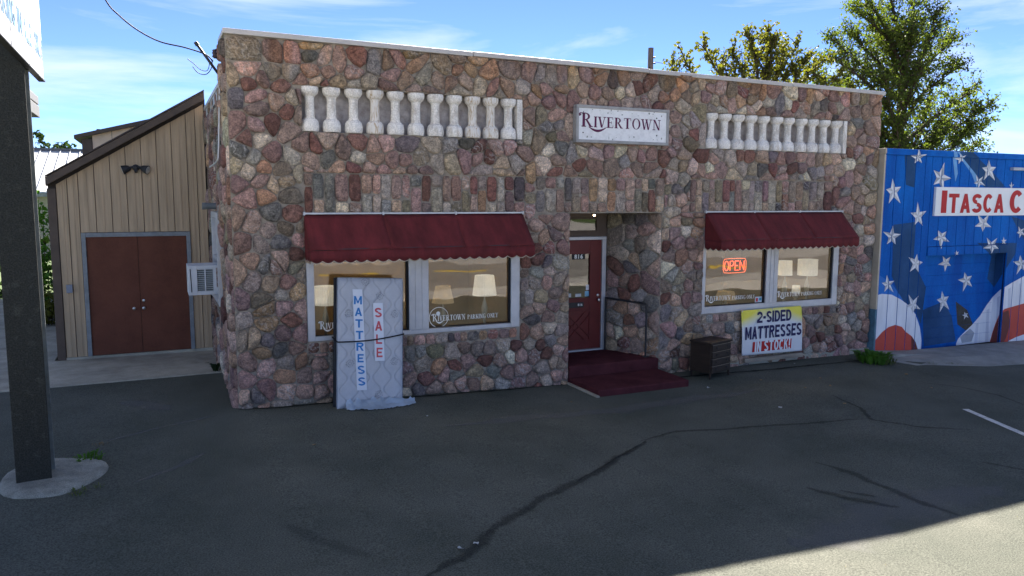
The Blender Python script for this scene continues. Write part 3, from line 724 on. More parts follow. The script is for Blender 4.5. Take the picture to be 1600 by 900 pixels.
# round emblem on the left-hand window
b = MB()
for i in range(28):
    a, c = 2*math.pi*i/28, 2*math.pi*(i+1)/28; t = .006+.005*math.sin(a*.5)
    b.poly([(3.07+r_*math.cos(q), .0555, 1.30+r_*math.sin(q)) for r_, q in ((.165, a), (.165, c), (.165-t, c), (.165-t, a))])
b.poly([(3.06+.035*math.cos(k), .055, 1.36+.035*math.sin(k)) for k in [i*math.pi/5 for i in range(10)]])
b.build('emblem', M_WPRINT, wl)
b = MB(); b.box(9.60, 9.79, .0535, .0562, 1.19, 1.30); st = b.build('sticker', mat('pale_sticker', (.55, .62, .68), .6), wr)
for i, m in enumerate((M_REDP, mat('teal_print', (.05, .3, .4), .6))):
    b = MB(); b.box(9.62+.08*i, 9.67+.09*i, .052, .0533, 1.205+.02*i, 1.275); b.build('sticker', m, wr)

# -------- porch: door wall, door, transom, steps
b = MB(); y = 1.1
b.box(5.405, 5.72, y, y+.1, 0, 2.945); b.box(5.72, 6.64, y, y+.1, 2.84, 2.945); b.box(5.72, 6.64, y, y+.1, 2.485, 2.57); b.box(6.64, 6.85, y, y+.1, 2.485, 2.945); b.box(6.815, 6.85, y, y+.1, 0, 2.485)
b.box(5.3, 6.9, y+.1, y+.14, 2.6, 2.945) if False else None
b.build('porch_back_wall', M_BROWN, shop)
b = MB(); b.box(5.38, 7.30, .02, 1.12, 2.948, 2.985); b.build('porch_ceiling', M_BROWN, shop)
b = MB(); b.box(5.722, 5.775, y-.03, y+.06, .31, 2.42); b.box(6.725, 6.813, y-.03, y+.06, .31, 2.42); b.box(5.722, 6.813, y-.032, y+.06, 2.42, 2.483); b.build('door_frame', M_ALU, shop, bevel=.008)
tr_ = MB(); tr_.box(5.722, 5.76, y-.015, y+.05, 2.572, 2.838); tr_.box(6.60, 6.638, y-.015, y+.05, 2.572, 2.838); tr_.box(5.76, 6.60, y-.013, y+.05, 2.572, 2.60); tr_.box(5.76, 6.60, y-.013, y+.05, 2.81, 2.838)
tr_ = tr_.build('transom_window', M_BROWN, shop, bevel=.005)
b = MB(); b.box(5.761, 6.599, y+.015, y+.02, 2.601, 2.809); b.build('pane', M_GLASS, tr_)
d0, d1 = 5.777, 6.723; gx0, gx1, gz0, gz1 = 5.90, 6.47, 1.32, 2.163
b = MB(); yy, ye = y+.0, y+.045
b.box(d0, gx0, yy, ye, .335, 2.415); b.box(gx1, d1, yy, ye, .335, 2.415); b.box(gx0, gx1, yy+.001, ye, .335, gz0); b.box(gx0, gx1, yy+.001, ye, gz1, 2.415)
door = b.build('door', M_REDDOOR, shop, bevel=.004)
b = MB(); b.box(gx0+.001, gx1-.001, yy+.02, yy+.026, gz0+.001, gz1-.001); b.build('pane', M_GLASS, door)
b = MB()
for a0, a1, c0, c1 in ((gx0-.03, gx0+.004, gz0-.03, gz1+.03), (gx1-.004, gx1+.03, gz0-.03, gz1+.03)): b.box(a0, a1, yy-.012, yy-.0005, c0, c1)
for c0, c1 in ((gz0-.03, gz0+.004), (gz1-.004, gz1+.03)): b.box(gx0+.0045, gx1-.0045, yy-.011, yy-.0005, c0, c1)
b.build('glazing_bead', M_REDDOOR, door)
px0, px1, pz0, pz1 = 5.87, 6.50, .48, 1.08
b = MB()
for a0, a1, c0, c1 in ((px0, px0+.035, pz0, pz1), (px1-.035, px1, pz0, pz1), (px0+.036, px1-.036, pz0, pz0+.035), (px0+.036, px1-.036, pz1-.035, pz1)): b.box(a0, a1, yy-.014, yy-.0004, c0, c1)
for s_, dy in ((1, .016), (-1, .0175)):
    A, B = Vector((px0+.04 if s_ > 0 else px1-.04, 0, pz0+.04)), Vector((px1-.04 if s_ > 0 else px0+.04, 0, pz1-.04)); t = (B-A).normalized(); q = Vector((-t.z, 0, t.x))
    for off in (-.055, .055):
        a_, b2 = A+q*off, B+q*off; w_ = q*.014
        b.prism([a_+w_+Vector((0, yy-.0006, 0)), a_-w_+Vector((0, yy-.0006, 0)), b2-w_+Vector((0, yy-.0006, 0)), b2+w_+Vector((0, yy-.0006, 0))], (0, -dy-abs(off)*.02, 0))
b.build('cross_moulding', M_REDDOOR, door)
b = MB(); b.box(6.02, 6.34, yy-.012, yy-.0007, 1.14, 1.245); b.build('mail_slot', M_DARK, door, bevel=.004)
b = MB(); b.box(6.20, 6.32, yy-.0145, yy-.0125, 1.165, 1.222); b.build('number_plate', mat('black_plate', (.01, .01, .01), .5), door)
for i, ch in enumerate('816'): sans('digit', ch, .062, M_WPRINT, door, plane_T((6.26+(i-1)*.036, yy-.0165, 1.193), (1, 0, 0), (0, 0, 1)), .002)
b = MB(); b.box(6.09, 6.37, yy+.0155, yy+.0185, 2.055, 2.155); b.build('number_plate', mat('black_plate', (.01, .01, .01), .5), door)
for i, ch in enumerate('816'): sans('digit', ch, .105, M_WPRINT, door, plane_T((6.23+(i-1)*.064, yy+.013, 2.105), (1, 0, 0), (0, 0, 1)), .004)
b = MB(); b.lathe([(.012, 0), (.012, .03), (.030, .035), (.034, .05), (.028, .065), (.01, .07)], n=14)
kn = b; kn.v = [(6.655+p[0], yy-p[2], 1.27+p[1]) for p in kn.v]; kn.build('handle', mat('brushed_steel', (.5, .48, .45), .3, .05, metal=1), door, smooth=True)
b = MB(); b.lathe([(.03, 0), (.03, .015), (.022, .02)], n=14); b.v = [(6.655+p[0], yy-p[2], 1.36+p[1]) for p in b.v]; b.build('lock', MATS['brushed_steel'], door, smooth=True)
for i, (cc, x_, w_, h_) in enumerate((((.6, .62, .62), 5.98, .10, .07), ((.62, .62, .6), 6.17, .13, .06), ((.25, .5, .65), 6.38, .13, .10), ((.7, .7, .7), 6.40, .10, .10))):
    b = MB(); b.box(x_, x_+w_, yy+.0165, yy+.0185, 1.345+(.12 if i == 3 else 0), 1.345+h_+(.12 if i == 3 else 0)); b.build('sticker', mat('door_sticker_%s' % 'abcd'[i], cc, .6), door)
b = MB(); b.box(5.78, 6.81, y-.06, y+.03, .305, .333); b.build('threshold', M_ALU, shop)
def carpet_box(x0, x1, y0, y1, z0, z1, name, parent, xr=None):
    b = MB(); pr_ = [(x0, y0), (xr or x1, y0), (x1, y1), (x0, y1)]
    b.prism([(x, y_, z1) for x, y_ in pr_][::-1], (0, 0, z0-z1)); return b.build(name, M_CARPET, parent, bevel=.022)
steps = empty('entrance_steps', (6.3, -.5, 0), 'two broad steps covered in dark maroon carpet below the red door', 'steps')
carpet_box(5.41, 6.86, -.045, 1.09, -.2, .303, 'landing', steps, 7.285)
carpet_box(5.415, 7.26, -1.02, -.046, -.2, .112, 'lower_step', steps, 7.22)
carpet_trim = MB(); carpet_trim.box(5.36, 5.412, -1.05, -.03, -.2, .028); carpet_trim.build('edge_trim', M_CONC, steps)
# handrail
hr = empty('handrail', (7.1, .5, .3), 'thin black iron handrail on the landing beside the red door', 'handrail')
A, B = Vector((6.775, 1.02, 1.31)), Vector((7.105, .13, 1.285))
b = MB(); b.tube([A, A.lerp(B, .97), B+Vector((0, 0, -.012)), B+Vector((0, 0, -.05))], .019, 10); b.build('rail', M_DARK, hr, smooth=True)
b = MB(); b.tube([B+Vector((0, 0, -.04)), (B.x, B.y, .30)], .018, 10); b.build('post', M_DARK, hr, smooth=True)
b = MB(); b.tube([A+Vector((.004, -.01, 0)), (A.x, A.y-.01, .30)], .018, 10); b.build('post', M_DARK, hr, smooth=True)
b = MB(); b.box(B.x-.05, B.x+.05, B.y-.05, B.y+.05, .3, .312); b.build('foot_plate', M_DARK, hr)
# porch lamp
pl_ = empty('porch_lamp', (6.2, .30, 2.9), 'small lit lamp under the porch ceiling above the red door', 'lamp')
b = MB(); b.lathe([(.05, 0), (.05, -.02), (.03, -.03)], (6.02, .22, 2.947), 14); b.build('lamp_base', M_DARK, pl_, smooth=True)
b = MB(); b.lathe([(.010, 0), (.016, -.01), (.016, -.02), (.007, -.027)], (6.02, .22, 2.917), 12); b.build('bulb', emit('warm_bulb', (1, .75, .45), 9), pl_, smooth=True)

# -------- showrooms behind the glass
for k, (x0, x1) in enumerate(((.25, 5.3), (7.4, 12.5))):
    b = MB(); y0, y1, z0, z1 = .30, 4.4, .28, 3.05
    b.poly([(x0, y0, z0), (x1, y0, z0), (x1, y1, z0), (x0, y1, z0)], 1); b.poly([(x0, y0, z1), (x0, y1, z1), (x1, y1, z1), (x1, y0, z1)], 2)
    b.poly([(x0, y1, z0), (x1, y1, z0), (x1, y1, z1), (x0, y1, z1)]); b.poly([(x0, y0, z0), (x0, y1, z0), (x0, y1, z1), (x0, y0, z1)]); b.poly([(x1, y0, z0), (x1, y0, z1), (x1, y1, z1), (x1, y1, z0)])
    b.build('showroom', [M_ROOM, mat('room_carpet', (.09, .055, .035), .95), mat('room_ceiling', (.42, .36, .27), .9)], shop)
M_TUBE = emit('fluorescent_glow', (1, .84, .58), 14)
for k, (x, y_) in enumerate(((2.7, 2.2), (9.6, 2.0))):
    fl = empty('ceiling_light', (x, y_, 3.02), 'lit fluorescent strip on the ceiling inside the %s shop window' % ('left', 'right')[k], 'ceiling light')
    b = MB(); b.box(x-.95, x+.95, y_-.09, y_+.09, 2.985, 3.048); b.build('housing', M_SIGNW, fl)
    for s_ in (-.04, .04):
        b = MB(); b.tube([(x-.9, y_+s_, 2.965), (x+.9, y_+s_, 2.965)], .017, 8); b.build('tube', M_TUBE, fl, smooth=True)
def table(x, y_, w, d, h, label):
    t = empty('display_table', (x, y_, .28), label, 'table')
    b = MB(); b.box(x-w/2, x+w/2, y_-d/2, y_+d/2, h-.035, h); b.build('table_top', M_WOOD, t, bevel=.006)
    for sx_ in (-1, 1):
        for sy_ in (-1, 1):
            b = MB(); b.tube([(x+sx_*(w/2-.05), y_+sy_*(d/2-.05), .28), (x+sx_*(w/2-.05), y_+sy_*(d/2-.05), h-.034)], [.016, .024], 8); b.build('leg', M_WOOD, t, smooth=True)
M_SHADEW = leafmat('white_pleated_shade', (.88, .88, .87), .35, .11); M_SHADET = leafmat('tan_linen_shade', (.56, .45, .30), .3, .05)  # faint emission in both shades stands in for daylight from the window
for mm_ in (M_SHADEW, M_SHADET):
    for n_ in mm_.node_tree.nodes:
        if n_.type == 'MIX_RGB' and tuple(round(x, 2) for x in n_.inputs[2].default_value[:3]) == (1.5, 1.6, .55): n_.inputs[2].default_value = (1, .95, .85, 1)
M_CLEAR = mat('pale_glass_lamp_base', (.45, .45, .43), .1, .1, spec=.8)
def lamp(u, vt, vb, ht, hb, y_, m, label, table_h, pleat=True, base=M_CLEAR, group=None):
    """shade between the sight lines vt (top) and vb (foot), ht and hb its half widths in pixels"""
    T, B = onY(u, vt, y_), onY(u, vb, y_); dp = (T-CAM).dot(fwd)/FPX; rt_, rb_ = ht*dp*.97, hb*dp*.97
    x = (T.x+B.x)/2; l_ = empty('table_lamp', (x, y_, table_h), label, 'lamp', group)
    b = MB(); n = 56
    for r_, z in ((rb_, B.z), (rt_, T.z)):
        for k in range(n):
            a = 2*math.pi*k/n; rr = r_*(1+(.03 if pleat and k % 2 else 0)); b.v.append((x+rr*math.cos(a), y_+rr*math.sin(a), z))
    for k in range(n): b.f.append((k, (k+1) % n, n+(k+1) % n, n+k)); b.m.append(0)
    b.build('lamp_shade', m, l_)
    hgt = B.z-table_h
    b = MB(); b.lathe([(.075, 0), (.08, .015), (.03, .03), (.022, hgt*.25), (.05, hgt*.45), (.055, hgt*.6), (.025, hgt*.82), (.012, hgt*.9), (.010, hgt+.12)], (x, y_, table_h), 16); b.build('lamp_base', base, l_, smooth=True)
    return x
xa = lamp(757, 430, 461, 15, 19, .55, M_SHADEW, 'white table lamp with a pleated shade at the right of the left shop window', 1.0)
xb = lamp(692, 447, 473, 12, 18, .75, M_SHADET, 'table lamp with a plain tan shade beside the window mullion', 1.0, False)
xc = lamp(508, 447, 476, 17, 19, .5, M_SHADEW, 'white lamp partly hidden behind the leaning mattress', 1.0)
table(xa, .58, .7, .5, 1.0, 'small dark table under the white pleated lamp'); table(xb, .80, .62, .5, 1.0, 'small dark table under the tan lamp'); table(xc, .55, .6, .45, 1.0, 'small dark table under the lamp behind the mattress')
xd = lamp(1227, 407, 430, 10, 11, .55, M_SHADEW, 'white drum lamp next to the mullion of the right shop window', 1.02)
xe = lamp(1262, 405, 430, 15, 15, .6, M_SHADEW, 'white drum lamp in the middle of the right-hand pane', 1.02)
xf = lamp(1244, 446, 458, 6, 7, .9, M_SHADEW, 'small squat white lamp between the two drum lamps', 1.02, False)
table(xd, .55, .42, .45, 1.02, 'small dark table under the lamp next to the mullion'); table(xe, .65, .42, .5, 1.02, 'small dark table under the right-hand drum lamp'); table(xf, 1.15, .5, .4, 1.02, 'small dark table farther back between the drum lamps')
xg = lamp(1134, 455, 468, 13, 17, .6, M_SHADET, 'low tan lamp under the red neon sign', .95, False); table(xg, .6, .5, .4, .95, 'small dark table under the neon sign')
# neon OPEN sign hung inside the right-hand window
P = onY(1147, 415, .18)
ne = empty('open_sign', P, 'glowing red neon OPEN sign hanging inside the right shop window', 'neon sign')
M_NEON = emit('red_neon', (1, .10, .045), .9)
b = MB(); hw = .27; hh = .125; nc = Vector((P.x, .18, P.z+.0)); k = .0
def npath(pts, closed=False, r=.009):
    q = [nc+Vector((x*hw, -.012, z*hh)) for x, z in pts]
    b.tube(q+([q[0]] if closed else []), r, 6)
npath([(-.72+.19*math.cos(t), .72*math.sin(t)) for t in [i*math.pi/8 for i in range(16)]], True)
npath([(-.40, -.72), (-.40, .72), (-.18, .72), (-.08, .52), (-.08, .22), (-.18, 0), (-.38, 0)])
npath([(.36, .72), (.06, .72), (.06, -.72), (.36, -.72)]); npath([(.06, 0), (.30, 0)])
npath([(.50, -.72), (.50, .72), (.88, -.72), (.88, .72)])
b.build('neon_tube', M_NEON, ne, smooth=True)
b = MB(); npath([(-1.02, -.6), (-.92, -1.05), (-.5, -1.12), (.5, -1.12), (.95, -1.05), (1.06, -.6), (1.06, .6), (.95, 1.05), (.5, 1.12), (-.5, 1.12), (-.92, 1.05), (-1.02, .6)], True, .007); b.build('neon_border', emit('orange_neon', (1, .20, .07), .35), ne, smooth=True)
b = MB(); b.box(P.x-.3, P.x+.3, .19, .205, P.z-.16, P.z+.16); b.build('backing', mat('clear_smoke_board', (.035, .02, .018), .4), ne)
for s_ in (-.2, .2):
    b = MB(); b.tube([(P.x+s_, .197, P.z+.16), (P.x+s_, .197, 2.86)], .003, 5); b.build('chain', M_DARK, ne)

def block(ch, t=.24, h=.17):
    """heavy sans capital in a unit square; t stem, h bar thickness"""
    P = []
    def r(x0, y0, x1, y1): P.append([(x0, y0), (x1, y0), (x1, y1), (x0, y1)])
    def q(*p): P.append([p[i:i+2] for i in range(0, len(p), 2)])
    def arc(cx, cy, rx, ry, a0, a1, n=12, tx=t, ty=h):
        for i in range(n):
            a, b = rad(a0+(a1-a0)*i/n), rad(a0+(a1-a0)*(i+1)/n)
            q(cx+rx*math.cos(a), cy+ry*math.sin(a), cx+rx*math.cos(b), cy+ry*math.sin(b), cx+(rx-tx)*math.cos(b), cy+(ry-ty)*math.sin(b), cx+(rx-tx)*math.cos(a), cy+(ry-ty)*math.sin(a))
    w = 1
    if ch == 'M': w = 1.2; k = t/1.2; r(0, 0, k, 1); r(1-k, 0, 1, 1); q(k, 1, k, .62, .44, .12, .5, .38); q(1-k, 1, .5, .38, .56, .12, 1-k, .62); q(.44, .12, .56, .12, .5, .4, .5, .4)
    elif ch == 'A': q(0, 0, t, 0, .5+t*.42, 1, .5-t*.42, 1); q(1-t, 0, 1, 0, .5+t*.42, 1, .5-t*.42, 1); r(.24, .2, .76, .2+h)
    elif ch == 'T': r(0, 1-h, 1, 1); r(.5-t/2, 0, .5+t/2, 1)
    elif ch == 'L': r(0, 0, t, 1); r(0, 0, 1, h); w = .85
    elif ch == 'E': r(0, 0, t, 1); r(0, 0, 1, h); r(0, 1-h, 1, 1); r(0, .5-h/2, .86, .5+h/2); w = .9
    elif ch == 'I': r(0, 0, 1, 1); w = t*1.05
    elif ch == '-': r(0, .36, 1, .36+h*1.1); w = .45
    elif ch == '!': q(.1, .32, .9, .32, 1, 1, 0, 1); r(.05, 0, .95, .2); w = t*1.1
    elif ch == 'D': r(0, 0, t, 1); r(0, 0, .5, h); r(0, 1-h, .5, 1); arc(.46, .5, .54, .5, -90, 90)
    elif ch in 'OC': arc(.5, .5, .5, .5, 0 if ch == 'O' else 42, 360 if ch == 'O' else 318, 24)
    elif ch == 'R': r(0, 0, t, 1); r(0, 1-h, .56, 1); r(0, .44, .56, .44+h); arc(.54, .72, .44, .28, -90, 90, 10, t*.95); q(.42, .46, .68, .46, 1, 0, .72, 0)
    elif ch == 'P': r(0, 0, t, 1); r(0, 1-h, .54, 1); r(0, .38, .54, .38+h); arc(.52, .69, .46, .31, -90, 90, 10, t*.95)
    elif ch == 'S': arc(.5, .73, .48, .27, 20, 270, 14, t*.95, h); arc(.5, .27, .5, .27 , -160, 90, 14, t*.95, h)
    elif ch == 'N': r(0, 0, t, 1); r(1-t, 0, 1, 1); q(0, 1, t*1.15, 1, 1, 0, 1-t*1.15, 0)
    elif ch == 'K': r(0, 0, t, 1); q(t*.8, .36, t*.8, .62, .72, 1, 1, 1); q(.32, .56, .52, .70, 1, 0, .71, 0)
    elif ch == 'G': arc(.5, .5, .5, .5, 42, 330, 22); r(.55, .34, 1, .34+h); r(1-t, .1, 1, .4)
    elif ch == 'Y': r(.5-t/2, 0, .5+t/2, .46); q(.5-t/2, .46, .5+t/2, .40, t, 1, 0, 1); q(.5-t/2, .40, .5+t/2, .46, 1, 1, 1-t, 1)
    elif ch == '2': arc(.5, .70, .48, .30, -20, 175, 14); q(.98, .60, .74, .60, .0, .0, .0, h*1.2); q(.74, .60, .98, .60, .40, h*.9, .06, h*.9); r(0, 0, 1, h)
    return P, w
def fit_text(name, text, m, parent, o, x, y, w, h, bold=.02, dz=0., t=.27, bar=.19):
    """heavy block lettering w wide and h tall, lower-left corner at o, along x and y"""
    x = Vector(x).normalized(); y = Vector(y).normalized(); z = x.cross(y); o = Vector(o)
    G = [block(c, t, bar) if c != ' ' else ([], .35) for c in text]; gap = .13; tot = sum(g[1] for g in G)+gap*(len(G)-1); sc_ = w/tot
    cx_ = 0; out = []
    for P, gw in G:
        b = MB()
        for k, p in enumerate(P): b.poly([o+x*((cx_+a*gw)*sc_)+y*(c*h)+z*(dz+.00004*k) for a, c in p])
        if b.f: out.append(b.build('letter', m, parent))
        cx_ += gw+gap
    return out

# ------------------------------------------------------------------ awnings
def awning(x0, x1, label, npan, nsc, ins=.0):
    zt, zo, zv, d = 2.945, 2.445, 2.262, .52
    a = empty('awning', ((x0+x1)/2, -.04, zt), label, 'awning', 'awnings over the shop windows')
    xo0, xo1 = x0+ins, x1-ins; seam = [x0+(x1-x0)*k/npan for k in range(npan+1)]
    for k in range(npan):
        b = MB(); p0, p1 = seam[k], seam[k+1]; nx, ny = 14, 7
        for j in range(ny+1):
            t = j/ny
            for i in range(nx+1):
                x = p0+(p1-p0)*i/nx; sag = -.016*math.sin(math.pi*t)*(1-.5*abs(2*i/nx-1))+.014*noise.noise(Vector((x*2.2, t*2.2, 5)))+.005*noise.noise(Vector((x*7, t*4, 8)))
                b.v.append((x, -.05-(d-.05)*t, zt+(zo-zt)*t+sag))
        for j in range(ny):
            for i in range(nx): b.f.append((j*(nx+1)+i, (j+1)*(nx+1)+i, (j+1)*(nx+1)+i+1, j*(nx+1)+i+1)); b.m.append(0)
        o = b.build('canopy_panel', M_AWN, a, smooth='all')
        md = o.modifiers.new('thick', 'SOLIDIFY'); md.thickness = .006; md.offset = 1
    for k in range(1, npan):
        b = MB(); b.tube([(seam[k], -.05, zt+.006), (seam[k], -.05-(d-.05)*.5, (zt+zo)/2-.010), (seam[k], -d, zo+.006)], .005, 5); b.build('seam', M_AWN, a)
    # scalloped valance, front and both ends
    def valance(P0, P1, n):
        b = MB(); pts = []; m_ = n*8
        P0, P1 = Vector(P0), Vector(P1); out = Vector(((P1-P0).y, -(P1-P0).x, 0)).normalized()
        for i in range(m_+1):
            p = P0.lerp(P1, i/m_); ph = (i % 8)/8; dip = .034*math.sin(math.pi*ph)
            wv = out*(.010*noise.noise(Vector((p.x*3, p.y*3, 1)))+.004*math.sin(p.x*9))
            b.v += [tuple(p), tuple(p+wv*.5-Vector((0, 0, (zo-zv)*.5))), tuple(p+wv-Vector((0, 0, zo-zv-.034+dip)))]; pts.append(p+wv-Vector((0, 0, zo-zv-.034+dip)))
        for i in range(m_):
            for j in (0, 1): b.f.append((i*3+j, i*3+j+1, i*3+j+4, i*3+j+3)); b.m.append(0)
        o = b.build('valance', M_AWN, a, smooth='all'); md = o.modifiers.new('thick', 'SOLIDIFY'); md.thickness = .005
        b = MB(); b.tube(pts, .0075, 5); b.build('piping', M_PIPING, o)
    valance((x0, -d, zo), (x1, -d, zo), nsc); valance((x0, -.06, zo), (x0, -d, zo), 3); valance((x1, -d, zo), (x1, -.06, zo), 3)
    for x in (x0, x1):
        b = MB(); b.prism([(x, -.05, zt), (x, -.05, zo), (x, -d, zo)], (.005 if x == x0 else -.005, 0, 0)); b.build('side_panel', M_AWN, a)
    b = MB(); b.box(x0-.01, x1+.01, -.075, -.035, zt+.004, zt+.028); rl = b.build('wall_rail', M_ALU, a)
    for k in range(npan+1):
        b = MB(); b.box(seam[k]-.012, seam[k]+.012, -.085, -.03, zt-.01, zt+.04); b.build('rail_clip', M_ALU, rl)
    b = MB(); b.tube([(x0+.02, -d+.02, zo+.012), (x1-.02, -d+.02, zo+.012)], .012, 8); b.build('front_bar', M_DARK, a, smooth=True)
    for x in (x0+.03, x1-.03):
        b = MB(); b.tube([(x, -.05, zo-.05), (x, -d+.02, zo+.01)], .011, 8); b.build('arm', M_DARK, a, smooth=True)
awning(.985, 4.49, 'longer burgundy awning, over the window behind the mattress', 3, 22)
awning(8.235, 11.69, 'burgundy awning over the window with the OPEN sign', 3, 24)

# ------------------------------------------------------------------ name sign
sg = empty('shop_sign', (6.38, -.04, 4.44), 'white board sign with plum serif lettering high on the stone wall', 'sign')
b = MB(); x0, x1, z0, z1, f = 5.43, 7.30, 4.125, 4.742, .05
b.box(x0, x1, -.145, -.02, z0, z0+f); b.box(x0, x1, -.145, -.02, z1-f, z1); b.box(x0, x0+f, -.143, -.02, z0+f+.001, z1-f-.001); b.box(x1-f, x1, -.143, -.02, z0+f+.001, z1-f-.001)
b.build('frame', mat('weathered_sign_frame', (.34, .33, .32), .8, .2, 6, fine=.1), sg, bevel=.005)
b = MB(); b.box(x0+f, x1-f, -.128, -.03, z0+f, z1-f); b.build('board', mat('stained_white_board', (.84, .83, .82), .6, .0, 12, col2=(.74, .73, .72), thr=(.45, .62), fine=.05), sg)
P0, P1 = onY(905.5, 198.6, -.13), onY(1030.5, 204.4, -.13)
serif_text('lettering', [('RIVERTOWN', .232, .178)], P1.x-P0.x, M_PURP, sg, plane_T((P0.x+.03, -.1305, P0.z+.01), (1, 0, 0), (0, 0, 1)), swash=True, split=True)
for u, v in ((911, 178), (1026, 185), (911, 207), (1026, 212)):
    p = onY(u, v, -.13); b = MB(); b.tube([(p.x, -.127, p.z), (p.x, -.134, p.z)], .012, 8); b.build('bolt', M_DARK, sg)
rr = random.Random(5)
b = MB()
for _ in range(26):
    px_, pz_ = rr.uniform(5.55, 7.2), rr.choice((rr.uniform(4.19, 4.27), rr.uniform(4.60, 4.69))); s_ = rr.uniform(.006, .02)
    b.poly([(px_+s_*math.cos(k*1.05)*rr.uniform(.5, 1.3), -.1295, pz_+s_*math.sin(k*1.05)*rr.uniform(.5, 1.3)) for k in range(6)])
b.build('lichen_spots', mat('lichen_grey', (.30, .30, .29), .9), sg, kind='stuff')

# ------------------------------------------------------------------ mattress leaning on the wall
BLm = Vector((1.305, -.515, gz(1.3)-.005)); TLm = Vector((1.408, -.275, 2.035)); Wv = Vector((.995, .0, .0))
Uv = TLm-BLm; HT = Uv.length; Uv.normalize(); Nv = Wv.normalized().cross(Uv).normalized(); Wn = Uv.cross(Nv).normalized(); WD = .985
def MP(x, z, d=0.): return BLm+Wn*x+Uv*z+Nv*d
mt = empty('mattress', BLm+Wn*.5, 'upright quilted mattress strapped against the stone wall with sale signs on it', 'mattress')
M_QUILT = mat('quilted_ticking', (.5, .5, .5), .8, .06, 8, .12, 120, attr='Col', fine=.06)
b = MB(); nx, nz_ = 84, 160
for j in range(nz_+1):
    for i in range(nx+1):
        x, z = WD*i/nx, HT*j/nz_; ed = min(x, WD-x, z, HT-z); rim = .045*(1-math.exp(-ed/.035))
        g = 0
        for k in range(-1, 8):
            lx = .085+k*.165+.055*math.sin(2*math.pi*z/.36+(math.pi if k % 2 else 0)); g = max(g, math.exp(-((x-lx)/.008)**2))
        wr_ = .006*noise.noise(Vector((x*5, z*3, 2)))+.004*noise.noise(Vector((x*14, z*9, 7)))
        b.v.append(tuple(MP(x, z, -.045+rim-.013*g+wr_))); q = 1-.22*g; b.c.append((.50*q, .505*q, .525*q, 1))
for j in range(nz_):
    for i in range(nx): b.f.append((j*(nx+1)+i, j*(nx+1)+i+1, (j+1)*(nx+1)+i+1, (j+1)*(nx+1)+i)); b.m.append(0)
b.build('quilted_face', M_QUILT, mt, smooth='all')
def mbox(x0, x1, z0, z1, d0, d1): 
    P = [MP(x, z, d) for d in (d0, d1) for z in (z0, z1) for x in (x0, x1)]
    return MB().add(P, [(0, 2, 3, 1), (4, 5, 7, 6), (0, 1, 5, 4), (2, 6, 7, 3), (0, 4, 6, 2), (1, 3, 7, 5)])
mbox(0, WD, 0, HT, -.155, -.046).build('side_border', mat('slate_border_fabric', (.085, .095, .115), .7, .3, 6), mt, bevel=.03)
mbox(-.025, WD-.03, .01, HT+.012, -.215, -.158).build('backing_layer', mat('black_underside', (.018, .019, .022), .5, .3, 6), mt, bevel=.02)
b = MB()
for d in (-.046,):
    q = [MP(.03, .005, d), MP(WD-.03, .005, d), MP(WD-.005, .03, d), MP(WD-.005, HT-.03, d), MP(WD-.03, HT-.005, d), MP(.03, HT-.005, d), MP(.005, HT-.03, d), MP(.005, .03, d)]
    b.tube(q+[q[0]], .011, 6)
b.build('edge_piping', mat('grey_piping', (.25, .27, .31), .7), mt, smooth=True)
M_MED = mat('grey_medallion_print', (.11, .115, .13), .8)
for k, (lx, lz) in enumerate(((.62, 1.66), (.85, 1.39), (.16, 1.40), (.18, .67), (.84, .68), (.61, .20), (.40, 1.87))):
    b = MB(); rr = random.Random(k)
    for ring, (ra, rb, n) in enumerate(((.012, .032, 9), (.036, .066, 15))):
        for i in range(n):
            a = 2*math.pi*i/n+rr.uniform(-.1, .1); ha = .5*2*math.pi/n*rr.uniform(.35, .7); c_ = rr.uniform(.85, 1.1)
            for s_ in (-1, 1):
                b.poly([MP(lx+r_*math.cos(t), lz+r_*math.sin(t), .0095+.0004*ring) for r_, t in ((ra, a+s_*ha*.3), (rb*c_*.8, a+s_*ha), (rb*c_, a+s_*ha*.4), (rb*c_*.75, a+s_*ha*.35))])
    b.build('medallion', M_MED, mt)
M_PAPER = mat('white_paper', (.72, .74, .78), .6, .04, 5); M_BLUEP = mat('blue_print', (.03, .20, .50), .6, .05); M_REDL = mat('faded_red_print', (.62, .10, .11), .6, .05)
def strip_sign(name, word, x0t, x0b, w, zt, zb, ink, label):
    s = tag(MB().add([MP(x0b, zb, .014), MP(x0b+w, zb, .014), MP(x0t+w, zt, .014), MP(x0t, zt, .014), MP(x0b, zb, .016), MP(x0b+w, zb, .016), MP(x0t+w, zt, .016), MP(x0t, zt, .016)], [(3, 2, 1, 0), (4, 5, 6, 7), (0, 1, 5, 4), (1, 2, 6, 5), (2, 3, 7, 6), (3, 0, 4, 7)]).build(name, M_PAPER), label, 'paper sign')
    n = len(word); up = (MP(x0t, zt)-MP(x0b, zb)).normalized()
    for i, ch in enumerate(word):
        t = (i+.5)/n*.92+.05; zc = zt+(zb-zt)*t; xc = x0t+(x0b-x0t)*t; ch_h = (zt-zb)/n*.66; ww = w*(.74 if ch not in 'LE' else .62); ww = w*.8 if ch == 'M' else ww
        o = MP(xc+(w-ww)/2, zc-ch_h/2, .0185); fit_text('letter', ch, ink, s, o, Wn-Uv*.02, Uv, ww, ch_h, .045)
    return s
strip_sign('paper_sign', 'MATTRESS', .208, .283, .147, 1.755, .272, M_BLUEP, 'tall white paper strip reading MATTRESS in blue down the mattress')
strip_sign('paper_sign', 'SALE', .515, .548, .147, 1.555, .695, M_REDL, 'shorter white paper strip reading SALE in red on the mattress')
b = MB(); zs_ = lambda x: .985+.10*x/WD-.03*math.sin(math.pi*x/WD)
